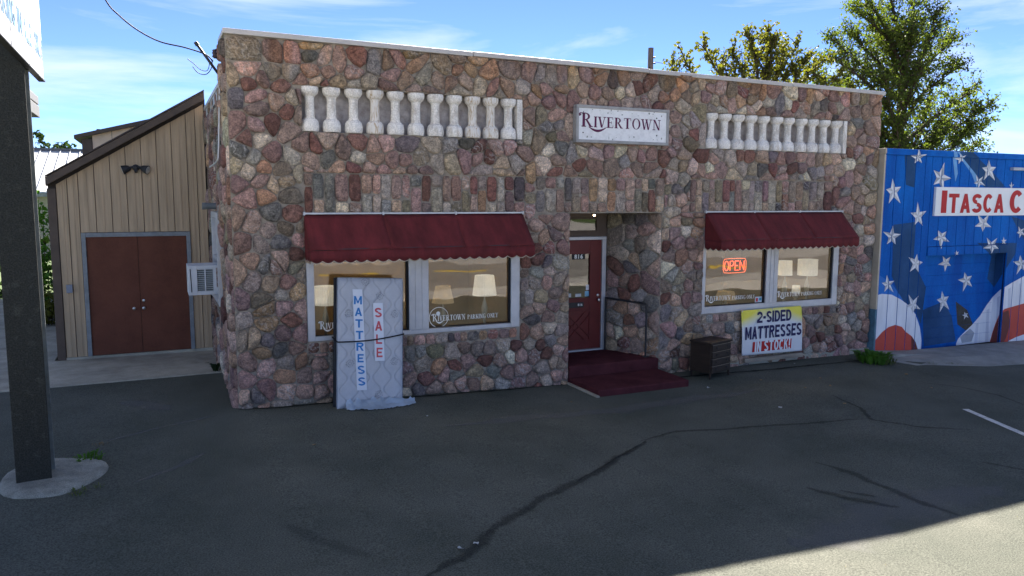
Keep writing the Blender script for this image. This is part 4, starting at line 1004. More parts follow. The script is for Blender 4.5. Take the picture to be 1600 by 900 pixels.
b.tube([MP(-.035, 1.05, -.22), MP(-.018, 1.0, -.06), MP(.0, .985, .0)]+[MP(WD*k/10, zs_(WD*k/10), .022) for k in range(11)]+[MP(WD+.016, 1.085, -.03), MP(WD+.02, 1.11, -.2)], .0105, 7)
tag(b.build('strap', M_BLACK, None, smooth=True), 'black strap tied round the middle of the leaning mattress', 'strap')
# torn plastic wrap at its foot
b = MB(); nx, ny = 44, 12
for j in range(ny+1):
    for i in range(nx+1):
        t, s_ = i/nx, j/ny; x = 1.42+1.06*t; y_ = -.53-.02*math.sin(3*t)-.17*s_*(.45+.65*math.sin(math.pi*min(1, t*1.1))**.7)-.06*noise.noise(Vector((t*5, s_, 3)))*s_+.24*max(0, t-.78)
        z = gz(x)+.010+.10*(1-s_)**2*(1-.8*abs(t-.4))+.10*abs(noise.noise(Vector((t*9, s_*2.2, 0))))*(1.15-s_)+.045*abs(noise.noise(Vector((t*23, s_*6, 0))))
        b.v.append((x, y_, z))
for j in range(ny):
    for i in range(nx): b.f.append((j*(nx+1)+i, (j+1)*(nx+1)+i, (j+1)*(nx+1)+i+1, j*(nx+1)+i+1)); b.m.append(0)
M_PLASTIC = leafmat('clear_plastic_wrap', (.50, .58, .66), .4)
for n_ in M_PLASTIC.node_tree.nodes:
    if n_.type == 'MIX_RGB' and abs(n_.inputs[2].default_value[0]-1.5) < .01: n_.inputs[2].default_value = (1, 1, 1, 1)
tag(b.build('plastic_sheet', M_PLASTIC, None, smooth='all'), 'crumpled clear plastic wrap lying at the foot of the mattress', 'plastic wrap')

# ------------------------------------------------------------------ banner and the board under it
bn = empty('banner', (9.98, -.06, .62), 'white and yellow vinyl banner advertising two-sided mattresses below the right window', 'banner')
C4 = [onY(1159, 556, -.13), onY(1253, 548, -.13), onY(1252.5, 477.5, -.13), onY(1158.5, 485.5, -.13)]
def BP(s, t, d=0.): 
    p = C4[0].lerp(C4[1], s).lerp(C4[3].lerp(C4[2], s), t); w = .012*noise.noise(Vector((s*4, t*3, 1)))+.006*noise.noise(Vector((s*11, t*5, 4)))
    return p+Vector((0, -d+w-.012*math.sin(math.pi*t), 0))
b = MB(); nx, ny = 40, 26
for j in range(ny+1):
    for i in range(nx+1):
        s, t = i/nx, j/ny; b.v.append(tuple(BP(s, t)))
        yl = max(0, min(1, (t-.74)*3.4+max(0, abs(s-.5)-.20)*3.4*max(0, t-.30)*1.6))
        b.c.append((.74+.12*yl, .74+.0*yl, .74-.66*yl, 1))
for j in range(ny):
    for i in range(nx): b.f.append((j*(nx+1)+i, j*(nx+1)+i+1, (j+1)*(nx+1)+i+1, (j+1)*(nx+1)+i)); b.m.append(0)
o = b.build('sheet', mat('printed_vinyl', (.7, .7, .7), .45, .05, 3, attr='Col'), bn, smooth='all'); md = o.modifiers.new('thick', 'SOLIDIFY'); md.thickness = .003; md.offset = -1
b = MB()
def on_banner(ob, d):
    inv_w = C4[1].x-C4[0].x
    for v_ in ob.data.vertices:
        z, x = v_.co.z, v_.co.x; t = max(0, min(1, (z-C4[0].z)/(C4[3].z-C4[0].z))); s = (x-C4[0].lerp(C4[3], t).x)/(C4[1].lerp(C4[2], t).x-C4[0].lerp(C4[3], t).x)
        v_.co.y = BP(s, t, d).y
def banner_line(text, u0, u1, vt, vb, m, bold, d=.011):
    p, q = onY(u0, vb, -.13), onY(u1, vb, -.13); pb, pt = onY((u0+u1)/2, vb, -.13), onY((u0+u1)/2, vt, -.13)
    for ob in fit_text('lettering', text, m, bn, (p.x, -.13, pb.z), (1, 0, 0), (0, 0, 1), q.x-p.x, pt.z-pb.z, bold, t=.31, bar=.2): on_banner(ob, d)
banner_line('2-SIDED', 1181.5, 1235, 485, 502.5, M_NAVY, .035)
banner_line('MATTRESSES', 1163, 1250.5, 507.5, 527, M_NAVY, .035)
p, q = onY(1174.5, 549.5, -.13), onY(1236, 528.5, -.13)
b = MB(); n = 14
for i in range(n+1):
    x = p.x+(q.x-p.x)*i/n; b.v += [(x, 0, p.z-.01), (x, 0, (p.z+q.z)/2), (x, 0, q.z)]
for i in range(n):
    for j in (0, 1): b.f.append((i*3+j, i*3+j+3, i*3+j+4, i*3+j+1)); b.m.append(0)
on_banner(b.build('print_panel', M_REDP, bn), .009)
banner_line('IN STOCK!', 1178, 1233, 530.5, 547.5, mat('white_print', (.8, .8, .8), .5, .03), .035, .0145)
for s, t in ((.01, .985), (.99, .985), (.01, .02), (.99, .02), (.5, .985)):
    p = BP(s, t, .004); b = MB(); b.tube([p, p+Vector((0, -.006, 0))], .014, 8); b.build('eyelet', M_ALU, bn)
b = MB(); b.box(9.22, 10.72, -.155, -.04, .055, .135)
tag(b.build('ledge_board', mat('weathered_board', (.30, .25, .19), .9, .3, 3, .3, 60, fine=.2, stretch=(.6, 4, 4)), None, bevel=.006), 'weathered wooden ledge board fixed to the stones under the banner', 'board')

# ------------------------------------------------------------------ dresser
A = onZ(1110, 594, gz(8)); B = onZ(1142, 586, gz(8)); ux = (B-A); wd = ux.length; ux.normalize(); uy = Vector((-ux.y, ux.x, 0)); dd = .46
T = Matrix((ux, uy, Vector((0, 0, 1)))).transposed().to_4x4(); T.translation = Vector((A.x, A.y, gz(8)))
dr = empty('dresser', A, 'small dark wooden chest of drawers standing outdoors left of the banner', 'dresser')
hd = .665
b = MB(); b.box(.012, wd-.012, .02, dd, .10, hd-.03, T=T); b.build('carcass', M_WOOD, dr, bevel=.005)
b = MB(); b.box(-.012, wd+.012, -.012, dd+.01, hd-.029, hd, T=T); b.build('top', M_WOOD, dr, bevel=.008)
for k in range(4):
    z0 = .125+k*.128; b = MB(); b.box(.035, wd-.035, -.002, .019, z0, z0+.108, T=T); dw = b.build('drawer', M_WOOD, dr, bevel=.004)
    b = MB(); b.box(.035, wd-.035, -.008, -.0025, z0+.104, z0+.114, T=T); b.build('worn_lip', M_WOODL, dw)
    for s_ in (.25, .75):
        b = MB(); p = T @ Vector((wd*s_, -.002, z0+.055)); b.tube([p, p-uy*.02], .011, 8); b.build('knob', M_DARK, dw)
for x in (.03, wd-.03):
    for y_ in (.035, dd-.03):
        b = MB(); b.tube([T @ Vector((x, y_, -.01)), T @ Vector((x, y_, .105)), ], [.014, .024], 8); b.build('leg', M_WOOD, dr, smooth=True)

# ------------------------------------------------------------------ left wall: window, air conditioner, conduit, vent, mast and wires
b = MB(); f = .09
b.box(-.10, .02, 1.55, 1.55+f, 1.45, 2.95); b.box(-.10, .02, 2.75-f, 2.75, 1.45, 2.95); b.box(-.098, .02, 1.55+f, 2.75-f, 1.45, 1.45+f); b.box(-.098, .02, 1.55+f, 2.75-f, 2.95-f, 2.95); b.box(-.09, .02, 1.55+f, 2.75-f, 2.16, 2.22)
sw_ = b.build('window', M_ALU, shop, bevel=.006, label='small side window with the air conditioner in it')
b = MB(); b.box(-.03, -.025, 1.641, 2.659, 2.221, 2.859); b.build('pane', M_GLASS, sw_)
ac = empty('air_conditioner', (-.28, 2.0, 1.62), 'white window air conditioner sticking out of the left wall', 'air conditioner')
M_ACW = mat('yellowed_white_enamel', (.60, .62, .64), .45, .08, 4, fine=.05)
b = MB(); x0, x1, y0, y1, z0, z1 = -.535, -.035, 1.80, 2.36, 1.625, 2.10
g0, g1, g2, g3 = -.40, -.16, 1.685, 2.04
b.box(x0, x1, y0+.03, y1, z0, z1); b.box(x0, g0, y0, y0+.0295, z0, z1); b.box(g1, x1, y0, y0+.0295, z0, z1); b.box(g0, g1, y0+.001, y0+.0295, z0, g2); b.box(g0, g1, y0+.001, y0+.0295, g3, z1)
b.build('case', M_ACW, ac, bevel=.006)
for a0, a1 in ((g0+.004, -.29), (-.27, g1-.004)):
    for k in range(11):
        z = g2+.012+k*.0315; b = MB(); b.prism([(a0, y0+.004, z), (a0, y0+.026, z+.016), (a0, y0+.028, z+.013), (a0, y0+.006, z-.003)], (a1-a0, 0, 0)); b.build('louvre', mat('grey_louvre', (.16, .18, .18), .5), ac)
b = MB(); b.box(-.289, -.271, y0+.002, y0+.028, g2+.001, g3-.001); b.build('divider', M_ACW, ac)
b = MB(); b.tube([(-.49, y0-.006, z0+.05), (-.50, y0-.006, z1-.05)], .007, 6); b.build('cord', M_DARK, ac)
b = MB(); b.prism([(-.20, 1.85, z0-.002), (-.05, 1.85, z0-.002), (-.05, 1.85, z0-.20)], (0, .03, 0)); b.build('bracket', M_ALU, ac)
b = MB(); b.box(-.115, -.055, y0-.004, y0-.0005, 1.74, 2.06); b.build('rating_plate', mat('rust_stain_plate', (.22, .10, .06), .8, .4, 20, col2=(.5, .5, .5)), ac)
def wire(name, pts, r, m, label, cat, parent=None, n=6):
    b = MB(); b.tube(pts, r, n); o = b.build(name, m, parent, smooth='all')
    if label: tag(o, label, cat)
    return o
def bez(pts, k=8):
    """smooth line through points"""
    P = [Vector(p) for p in pts]; out = []
    for i in range(len(P)-1):
        a, b, c, d = P[max(i-1, 0)], P[i], P[i+1], P[min(i+2, len(P)-1)]
        for j in range(k):
            t = j/k; out.append(.5*((2*b)+(c-a)*t+(2*a-5*b+4*c-d)*t*t+(3*b-a-3*c+d)*t**3))
    return out+[P[-1]]
yc = .55
wire('conduit', bez([onY(343.5, 122, yc), onY(343, 170, yc), onY(341.5, 240, yc), onY(340, 250, yc+.02), onY(334, 257, yc+.3), onY(328, 261, yc+.6)]), .014, M_ALU, 'thin grey conduit running down the corner of the left stone wall', 'conduit')
p = onY(322, 322, 2.2)
b = MB(); b.tube([(.0, 2.2, p.z), (-.20, 2.2, p.z)], .050, 14); b.tube([(-.20, 2.2, p.z), (-.26, 2.2, p.z)], .058, 14)
tag(b.build('vent_pipe', mat('grey_pipe', (.15, .17, .18), .6, .15, 8), None, smooth=True), 'short grey vent pipe sticking out above the side window', 'pipe')
ms = empty('service_mast', onY(345, 118, .55), 'slanting dark service mast on the upper left corner holding the overhead cable', 'mast')
m0, m1 = onY(346, 122, .55), onY(307.5, 69, .55)
wire('rod', [m0, m1], .019, M_DARK, None, None, ms, 8)
b = MB(); d = (m1-m0).normalized(); b.tube([m1-d*.02, m1+d*.035], [.03, .026], 10); b.build('cap', M_DARK, ms, smooth=True)
wire('bracket', [onY(346, 74, .5), onY(334, 79, .5)], .012, M_DARK, None, None, ms); wire('bracket', [onY(346, 91, .5), onY(334, 90, .5)], .012, M_DARK, None, None, ms)
b = MB(); pi_ = onY(335, 84, .5); b.lathe([(.02, -.055), (.034, -.04), (.022, -.015), (.034, .01), (.022, .03), (.03, .05), (.012, .06)], pi_, 12); b.build('insulator', mat('brown_porcelain', (.07, .055, .065), .3), ms, smooth=True)
wire('lead', bez([onY(322, 85, .55), onY(331, 95, .56), onY(330, 107, .57), onY(322, 116, .58), onY(310, 114, .58), onY(301, 104, .58)]), .006, M_BLACK, None, None, ms)
wire('lead', bez([onY(321, 84, .55), onY(327, 97, .56), onY(324, 110, .57), onY(314, 109, .58), onY(302, 99, .58), onY(293, 92, .58)]), .005, M_BLACK, None, None, ms)
wire('overhead_cable', bez([onY(u, v, .56) for u, v in ((95, -140), (130, -70), (165, 0), (186, 24), (215, 47), (250, 65), (290, 74.5), (321, 85), (333, 96))]), .010, M_BLACK, 'black overhead cable curving down to the slanting mast', 'cable')

# ------------------------------------------------------------------ tan metal shed on the left
sh = empty('metal_shed', (-1.3, 4.6, .18), 'tan metal shed with brown double doors joined to the left of the stone shop', 'shed')
YS = 4.6
RT0, RT1 = onY(72, 276, 4.38), onY(341, 131, 4.38); rs = (RT1.z-RT0.z)/(RT1.x-RT0.x)
def rz(x): return RT0.z+rs*(x-RT0.x)
DX0, DX1, DZ = -2.21, -.368, 2.455; zb = gz(-1.3)+.07
seams = [-2.56, -2.385, DX0]+[DX0+(DX1-DX0)*k/7 for k in range(1, 8)]+[-.205, -.045]
for a0, a1 in zip(seams, seams[1:]):
    z0 = DZ+.085 if (a0 >= DX0-.01 and a1 <= DX1+.01) else zb
    b = MB(); y = YS
    b.prism([(a0+.004, y, z0), (a1-.004, y, z0), (a1-.004, y, rz(a1)-.2), (a0+.004, y, rz(a0)-.2)], (0, .03, 0))
    pnl = b.build('siding_panel', M_SIDING, sh, bevel=.004)
    b = MB(); b.box(a1-.020, a1-.005, y-.016, y-.0005, z0, rz(a1)-.21); b.build('rib', M_SIDING, pnl, bevel=.004)
    mdx = (a0+a1)/2; b = MB(); b.box(mdx-.008, mdx+.008, y-.012, y-.0004, z0, rz(mdx)-.21); b.build('rib', M_SIDING, pnl)
b = MB(); b.poly([(-2.69, YS+.04, 0), (-.01, YS+.04, 0), (-.01, YS+.04, rz(0)-.12), (-2.69, YS+.04, rz(-2.69)-.12)]); b.poly([(-2.69, YS+.04, 0), (-2.69, YS+.04, rz(-2.69)-.12), (-2.69, 12, rz(-2.69)-.12), (-2.69, 12, 0)]); b.poly([(-2.69, 12, 0), (-2.69, 12, rz(-2.69)-.12), (-.01, 12, rz(0)-.12), (-.01, 12, 0)])
b.build('wall', mat('shed_wall_brown', (.045, .034, .028), .7), sh)
b = MB(); b.box(-2.70, -2.565, YS-.025, YS+.035, gz(-2.6)+.01, rz(-2.7)-.19); b.build('corner_trim', M_BROWN, sh, bevel=.004)
b = MB(); b.box(-2.70, -.02, YS-.015, YS+.036, gz(-2)-.1, zb-.003); b.build('foundation', M_CONC, sh)
x0, x1 = RT0.x, -.03
b = MB(); b.prism([(x0, 4.38, rz(x0)-.145), (x1, 4.38, rz(x1)-.145), (x1, 4.38, rz(x1)), (x0, 4.38, rz(x0))], (0, .04, 0)); b.build('rake_board', M_BROWN, sh, bevel=.005)
b = MB(); b.prism([(x0-.02, 4.36, rz(x0)+.003), (x1, 4.36, rz(x1)+.003), (x1, 4.36, rz(x1)+.035), (x0-.02, 4.36, rz(x0)+.022)], (0, 7.8, 0)); b.build('roof', mat('brown_metal_roof', (.07, .052, .042), .5, .1, 3), sh)
b = MB(); b.box(x0, -2.70, 4.43, 12, rz(x0)-.16, rz(x0)-.0); b.build('fascia', M_BROWN, sh)
for k, (a0, a1) in enumerate(((DX0+.075, (DX0+DX1)/2-.003), ((DX0+DX1)/2+.003, DX1-.075))):
    b = MB(); b.box(a0, a1, YS+.004, YS+.038, zb+.005, DZ-.002); dl = b.build('door', M_DOORB, sh, bevel=.003)
    hx = (a1-.11) if k == 0 else a0+.05
    b = MB(); b.lathe([(.012, 0), (.012, .03), (.03, .04), (.03, .06), (.01, .07)], n=12); b.v = [(hx+p[0], YS+.004-p[2], 1.10+p[1]) for p in b.v]; b.build('handle', MATS['brushed_steel'], dl, smooth=True)
    for hz in (.55, 1.35, 2.15):
        b = MB(); xh = a0-.006 if k == 0 else a1+.006; b.tube([(xh, YS-.004, hz-.05), (xh, YS-.004, hz+.05)], .012, 8); b.build('hinge', M_DARK, dl)
    if k:
        b = MB(); b.lathe([(.025, 0), (.025, .012), (.01, .015)], n=12); b.v = [(hx+p[0], YS+.004-p[2], 1.24+p[1]) for p in b.v]; b.build('lock', MATS['brushed_steel'], dl, smooth=True)
b = MB(); f = .072
b.box(DX0+.001, DX0+f, YS-.035, YS+.038, zb, DZ+.08); b.box(DX1-f, DX1-.001, YS-.035, YS+.038, zb, DZ+.08); b.box(DX0+f+.001, DX1-f-.001, YS-.033, YS+.038, DZ, DZ+.08)
b.build('door_frame', mat('grey_door_frame', (.24, .255, .26), .5, .2, 8, fine=.1), sh, bevel=.005)
p = onY(212, 262, YS-.06)
fl = empty('flood_light', (p.x, YS-.02, p.z), 'black twin floodlight on the tan shed gable', 'flood light')
b = MB(); b.v = []; b.lathe([(.062, 0), (.062, .02), (.05, .03), (.045, .075), (.02, .09)], n=16); b.v = [(p.x+q[0], YS-.001-q[2], p.z+q[1]) for q in b.v]; b.build('base', M_DARK, fl, smooth=True)
for s_ in (-1, 1):
    d = Vector((s_*.8, -.40 if s_ > 0 else .06, -.28)).normalized(); c0 = Vector((p.x+s_*.045, YS-.05, p.z+.012))
    b = MB(); b.tube([c0, c0+d*.05, c0+d*.075, c0+d*.15, c0+d*.185], [.02, .026, .055, .078, .084], 14); hd_ = b.build('lamp_head', M_DARK, fl, smooth=True)
    b = MB(); b.tube([c0+d*.1855, c0+d*.192], [.070, .066], 14); b.build('lens', mat('reflector_glass', (.55, .55, .50), .2, .3, 30), hd_, smooth=True)
b = MB(); b.tube([(p.x+.005, YS-.085, p.z-.05), (p.x+.005, YS-.11, p.z-.085)], [.035, .028], 12); b.build('sensor', M_DARK, fl, smooth=True)
p = onY(109, 451, YS)
b = MB(); b.box(p.x-.05, p.x+.05, YS-.06, YS-.017, p.z-.075, p.z+.075); tag(b.build('outlet_box', mat('grey_box', (.24, .26, .30), .5, .1, 8), None, bevel=.008), 'small grey outlet box on the siding left of the brown doors', 'outlet box')

# ------------------------------------------------------------------ pole sign in the left foreground
zp = .20
P0, P1 = onZ(25, 762, zp), onZ(82, 752, zp)
yf = (P0.y+P1.y)/2; px0, px1 = P0.x, P1.x
ps = empty('pole_sign', ((px0+px1)/2, yf+.15, zp), 'black steel beam post carrying a white parking sign in the left foreground', 'pole sign')
b = MB(); ztp = onX(0, 67, -2.1).z+.0
b.box(px0, px1, yf, yf+.018, .05, ztp+1.4); b.box((px0+px1)/2-.008, (px0+px1)/2+.008, yf+.0185, yf+.2995, .05, ztp+1.4)
b.build('post', M_POLE, ps, bevel=.004)
b = MB(); b.box(px0, px1, yf+.30, yf+.318, .05, ztp+1.4); b.build('rear_flange', mat('grey_painted_steel', (.16, .175, .165), .6, .3, 6, fine=.2), ps, bevel=.004)
sx0, sx1 = -2.075, -2.035; ey = onX(69.5, 138, sx1).y
b = MB(); b.box(sx0, sx1, -4.4, ey, ztp, ztp+2.6); cab = b.build('cabinet', M_SIGNW, ps, bevel=.01)
b = MB(); b.box(sx0-.012, sx1+.012, -4.41, ey+.012, ztp-.014, ztp-.001); b.build('bottom_rail', M_DARK, ps)
# lettering along the face that looks right
zt0 = onX(0, 12, sx1)
for k, (word, ya, yb) in enumerate((('PARKING', -4.32, -2.62), ('IN', -2.42, -2.04), ('ALLEY', -1.86, -1.02), ('ONLY', -.92, -.50))):
    pass
def face_pt(u, v): return onX(u, v, sx1+.004)
M_SLATEP = mat('faded_blue_print', (.07, .18, .30), .6, .1, 12, fine=.1)
L0 = face_pt(0, 33).z; L1 = face_pt(0, 4).z
for word, u0, u1 in (('RKING', -1, 26), ('IN', 29.5, 37), ('ALLEY', 40, 54), ('ONLY', 56, 68)):
    y0_ = face_pt(u0, 30+u0*1.08).y; y1_ = face_pt(u1, 30+u1*1.08).y
    if word == 'RKING': word = 'PARKING'; y0_ = y1_-(y1_-y0_)*1.42
    fit_text('lettering', word, M_SLATEP, ps, (sx1+.004, y0_, ztp+.21), (0, 1, 0), (0, 0, 1), y1_-y0_, .235, .02)
b = MB(); a = [face_pt(40, -20), face_pt(57, 42), face_pt(57, 30), face_pt(47, -20)]; b.poly([(sx1+.0035, q.y, q.z) for q in a]); b.build('printed_swoosh', mat('lavender_print', (.62, .56, .64), .6), ps)
for yy_ in (-3.35, -2.25, -1.25):
    b = MB(); b.box(sx1+.0005, sx1+.006, yy_-.008, yy_+.008, ztp+.002, ztp+.34); b.build('face_clip', mat('sign_clip_grey', (.5, .5, .5), .5), ps)
e0, e1 = onX(62.5, 184, -2.09), onX(62.5, 152, -2.09)
b = MB(); b.box(-2.36, -2.09, yf+.33, e0.y, e0.z, e0.z+.125); b.box(-2.36, -2.093, yf+.33, e0.y-.002, e0.z+.14, e1.z-.01)
b.build('lower_cabinet', mat('grey_sheet_metal', (.17, .175, .175), .5, .15, 4), ps, bevel=.005)
b = MB(); b.box(-2.35, -2.14, yf+.34, e0.y-.01, e0.z+.126, e0.z+.139); b.box(-2.33, -2.15, yf+.25, yf+.33, e0.z+.02, e0.z+.10); b.build('cabinet_joint', M_DARK, ps)
# its uneven concrete footing
FP = [onZ(u, v, .15) for u, v in ((-6, 776), (22, 785), (60, 786), (95, 780), (130, 765), (158, 750), (172, 738), (171, 727), (150, 723), (115, 722), (84, 723), (60, 726), (20, 738), (2, 755))]
b = MB(); n = len(FP); c = sum(FP, Vector())/n
for s, z in ((1.03, -.12), (1.0, .012), (.95, .038), (.62, .062)):
    for k, q in enumerate(FP):
        p = c+(q-c)*s*(1+.10*noise.noise(q*3.7)); b.v.append((p.x, p.y, gz(p.x)+z+.012*noise.noise(p*5)))
b.v.append((c.x, c.y, gz(c.x)+.066))
for r_ in range(3):
    for k in range(n): b.f.append((r_*n+k, r_*n+(k+1) % n, (r_+1)*n+(k+1) % n, (r_+1)*n+k)); b.m.append(0)
for k in range(n): b.f.append((3*n+k, 3*n+(k+1) % n, 4*n)); b.m.append(0)
ft = b.build('post_footing', mat('rough_footing_concrete', (.29, .28, .23), .95, .35, 5, .6, 60, fine=.3, fscale=110), None, smooth='all'); sd = ft.modifiers.new('sub', 'SUBSURF'); sd.levels = 1; sd.render_levels = 1
tag(ft, 'rough oval concrete footing under the black steel post', 'footing')

# ------------------------------------------------------------------ the mural building on the right
YB, YD = -.14, .12
BX0, BX1, BZ = 12.765, 21.5, 4.24
mu = empty('mural_building', (16.5, -.14, -.2), 'ribbed metal building painted with a blue star mural and red and white waves', 'mural building')
H0, H1 = onY(1443, 470, YB).x, onY(1573, 400, YB).x; HZ = onY(1443, 400, YB).z; HB = -.16
def base_z(x): return gz(x)+.075 if x > 12.9 else gz(x)+.02
ps_ = []; x = BX0
while x < BX1:
    w = .305; n_ = x+w
    for e in (H0, H1):
        if abs(n_-e) < .16: n_ = e
    ps_.append((x, min(n_, BX1))); x = n_
M_BLUEP_ = M_BLUE
for a0, a1 in ps_:
    inh = a0 >= H0-.01 and a1 <= H1+.01
    z0 = HZ+.20 if inh else base_z(a0)-.02
    b = MB(); b.box(a0+.007, a1-.007, YB, YB+.03, z0, BZ-.12); pn = b.build('wall_panel', M_BLUE, mu, bevel=.003)
    if inh:
        b = MB(); b.box(a0+.007, a1-.007, YB-.02, YB+.03, HZ, HZ+.19); b.build('lintel_panel', M_BLUE, mu, bevel=.003)
b = MB(); b.box(BX0-.002, BX1, YB+.032, YB+.06, HZ+.0, BZ-.03); b.box(BX0-.002, H0, YB+.032, YB+.06, -.5, HZ); b.box(H1, BX1, YB+.032, YB+.06, -.5, HZ); b.build('backing_wall', mat('dark_blue_seam', (.004, .02, .08), .7), mu)
b = MB(); b.box(BX0-.02, BX1, YB-.035, YB+.062, BZ-.118, BZ+.01); b.build('top_trim', M_BLUE, mu, bevel=.006)
b = MB(); b.box(BX0-.05, BX0-.003, YB-.012, .4, .9, BZ-.10); b.box(BX0-.06, BX0-.021, YB-.036, .4, BZ-.099, BZ+.012); b.build('corner_board', M_CREAM, mu, bevel=.004)
b = MB(); b.box(BX0-.05, BX0-.003, YB-.010, .4, -.2, .898); b.build('corner_board', mat('dull_blue_board', (.10, .20, .26), .7), mu)  # lower length of the corner board, in a duller blue
b = MB(); b.box(BX0, BX1, YB+.061, 10, -.5, BZ-.06) if False else None
b.poly([(BX0, .8, -.4), (BX0, 10, -.4), (BX0, 10, BZ-.3), (BX0, .8, BZ-.05)]); b.poly([(BX1, YB+.06, -.5), (BX1, 10, -.5), (BX1, 10, BZ-.3), (BX1, YB+.06, BZ-.05)]); b.poly([(BX0, YB+.061, BZ-.03), (BX1, YB+.061, BZ-.03), (BX1, 10, BZ-.3), (BX0, 10, BZ-.3)]); b.poly([(BX0, 10, -.5), (BX1, 10, -.5), (BX1, 10, BZ-.3), (BX0, 10, BZ-.3)])
b.build('shell', mat('grey_sheet_roof', (.3, .3, .3), .6), mu)
# the recessed wide door: horizontal boards, returns
nb = 9
for k in range(nb):
    z0 = HB+(HZ-HB)*k/nb; b = MB(); b.box(H0+.002, H1-.002, YD, YD+.03, z0+.0015, HB+(HZ-HB)*(k+1)/nb-.0015); b.build('door_board', M_BLUE, mu)
b = MB(); b.box(H0, H1, YD+.031, YD+.05, HB, HZ); b.build('door_back', MATS['dark_blue_seam'], mu)
for x in (H0, H1):
    b = MB(); b.box(x-.02 if x == H0 else x, x if x == H0 else x+.02, YB+.062, YD+.05, HB, HZ); b.build('door_return', M_BLUE, mu)
b = MB(); b.box(H0, H1, YB+.061, YD+.05, HZ+.001, HZ+.02); b.build('door_return', M_BLUE2, mu)
# paint: sheets laid on the panels, cut at every seam
def world_clip(poly, axis, lo, hi):
    out = poly
    for s_, lim in ((1, hi), (-1, -lo)):
        res = []; n = len(out)
        for i in range(n):
            p, q = out[i], out[(i+1) % n]; a, c = s_*p[axis]-lim, s_*q[axis]-lim
            if a <= 0: res.append(p)
            if a*c < 0: res.append(p.lerp(q, a/(a-c)))
        out = res
        if len(out) < 3: return []
    return out
def paint_pieces(pxpoly, lift, b, mi=0):
    fr_ = [onY(u, v, YB) for u, v in pxpoly]
    for a0, a1 in ps_:
        inh = a0 >= H0-.01 and a1 <= H1+.01
        bands = [(HZ+.205, BZ-.121, YB)]+([(HZ+.001, HZ+.189, YB-.02)] if inh else []) if inh else [(-1, BZ-.121, YB)]
        for z0, z1, yp in bands:
            c = world_clip(fr_, 0, a0+.009, a1-.009)
            if c: c = world_clip(c, 2, z0, z1)
            if c: b.poly([(p.x, yp-lift, p.z) for p in c], mi)
    c = world_clip(fr_, 2, BZ-.115, BZ+.008)
    if c: b.poly([(p.x, YB-.035-lift, p.z) for p in c], mi)
    dr_ = [onY(u, v, YD) for u, v in pxpoly]; c = world_clip(dr_, 0, H0+.004, H1-.004)
    for k in range(nb):
        d = world_clip(c, 2, HB+(HZ-HB)*k/nb+.0018, HB+(HZ-HB)*(k+1)/nb-.0018) if c else []
        if d: b.poly([(p.x, YD-lift, p.z) for p in d], mi)
    rt_ = [onX(u, v, H1) for u, v in pxpoly]
    if all(q.y < 3 for q in rt_):
        c = world_clip(rt_, 1, YB+.066, YD-.001); c = world_clip(c, 2, HB, HZ-.002) if c else []
        if c: b.poly([(H1-lift, p.y, p.z) for p in c], mi)
def paint(name, pxpoly, m, lift):
    b = MB(); paint_pieces(pxpoly, lift, b)
    if b.f: return b.build(name, m, mu)
zx = lambda P: [(1340+x*.4444, 200+y*.4444) for x, y in P]
# slate shading of the painted flag
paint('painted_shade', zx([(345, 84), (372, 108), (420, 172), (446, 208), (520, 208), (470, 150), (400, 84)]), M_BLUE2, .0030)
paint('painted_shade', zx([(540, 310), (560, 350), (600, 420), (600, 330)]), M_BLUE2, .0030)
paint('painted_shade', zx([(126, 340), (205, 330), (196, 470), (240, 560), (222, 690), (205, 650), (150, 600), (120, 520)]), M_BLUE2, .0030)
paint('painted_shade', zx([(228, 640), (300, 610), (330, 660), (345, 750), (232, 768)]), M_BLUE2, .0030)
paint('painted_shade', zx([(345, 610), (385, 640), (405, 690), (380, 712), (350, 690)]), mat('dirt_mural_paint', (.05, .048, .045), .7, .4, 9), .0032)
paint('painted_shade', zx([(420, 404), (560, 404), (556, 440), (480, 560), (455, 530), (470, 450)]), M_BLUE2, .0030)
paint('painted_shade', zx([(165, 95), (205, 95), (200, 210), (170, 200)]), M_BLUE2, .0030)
# waves
WL = [(60, 590), (85, 583), (120, 586), (150, 602), (178, 622), (203, 655), (218, 700), (224, 745), (222, 795), (215, 830), (40, 830), (42, 772)]
paint('painted_wave', zx([(64, 514), (80, 520), (118, 545), (150, 590), (165, 616), (150, 606), (120, 588), (85, 584), (60, 592)]), M_MBLUE, .0035)
paint('painted_wave', zx(WL), M_MWHITE, .0040)
paint('painted_wave', zx([(40, 780), (62, 745), (85, 718), (108, 700), (132, 692), (155, 699), (168, 716), (190, 732), (203, 752), (216, 795), (190, 830), (40, 830)]), M_MRED, .0050)
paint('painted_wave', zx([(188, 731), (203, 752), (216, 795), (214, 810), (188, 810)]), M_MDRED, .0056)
WR = [(346, 758), (352, 742), (368, 724), (400, 694), (430, 660), (452, 624), (472, 597), (500, 570), (540, 545), (600, 512), (760, 440), (760, 800), (346, 800)]
paint('painted_wave', zx(WR), M_MWHITE, .0040)
for k in range(7):
    u = 415+k*38; y0_ = (690, 640, 596, 566, 548, 526, 506)[k]; paint('painted_fold', zx([(u, y0_), (u+10, y0_-6), (u+4, 770), (u-7, 770)]), mat('pale_blue_grey_mural_paint', (.60, .62, .69), .6, .1, 3), .0043)
paint('painted_fold', zx([(360, 735), (395, 705), (410, 720), (400, 750), (366, 756)]), M_MGREY, .0045)
paint('painted_wave', zx([(464, 757), (474, 720), (484, 690), (500, 652), (516, 636), (545, 628), (600, 612), (700, 590), (700, 690), (600, 720), (556, 735), (530, 748), (512, 775), (464, 775)]), M_MRED, .0050)
paint('painted_wave', zx([(466, 757), (476, 720), (486, 690), (502, 652), (530, 640), (536, 690), (520, 740), (508, 760)]), M_MDRED, .0056)
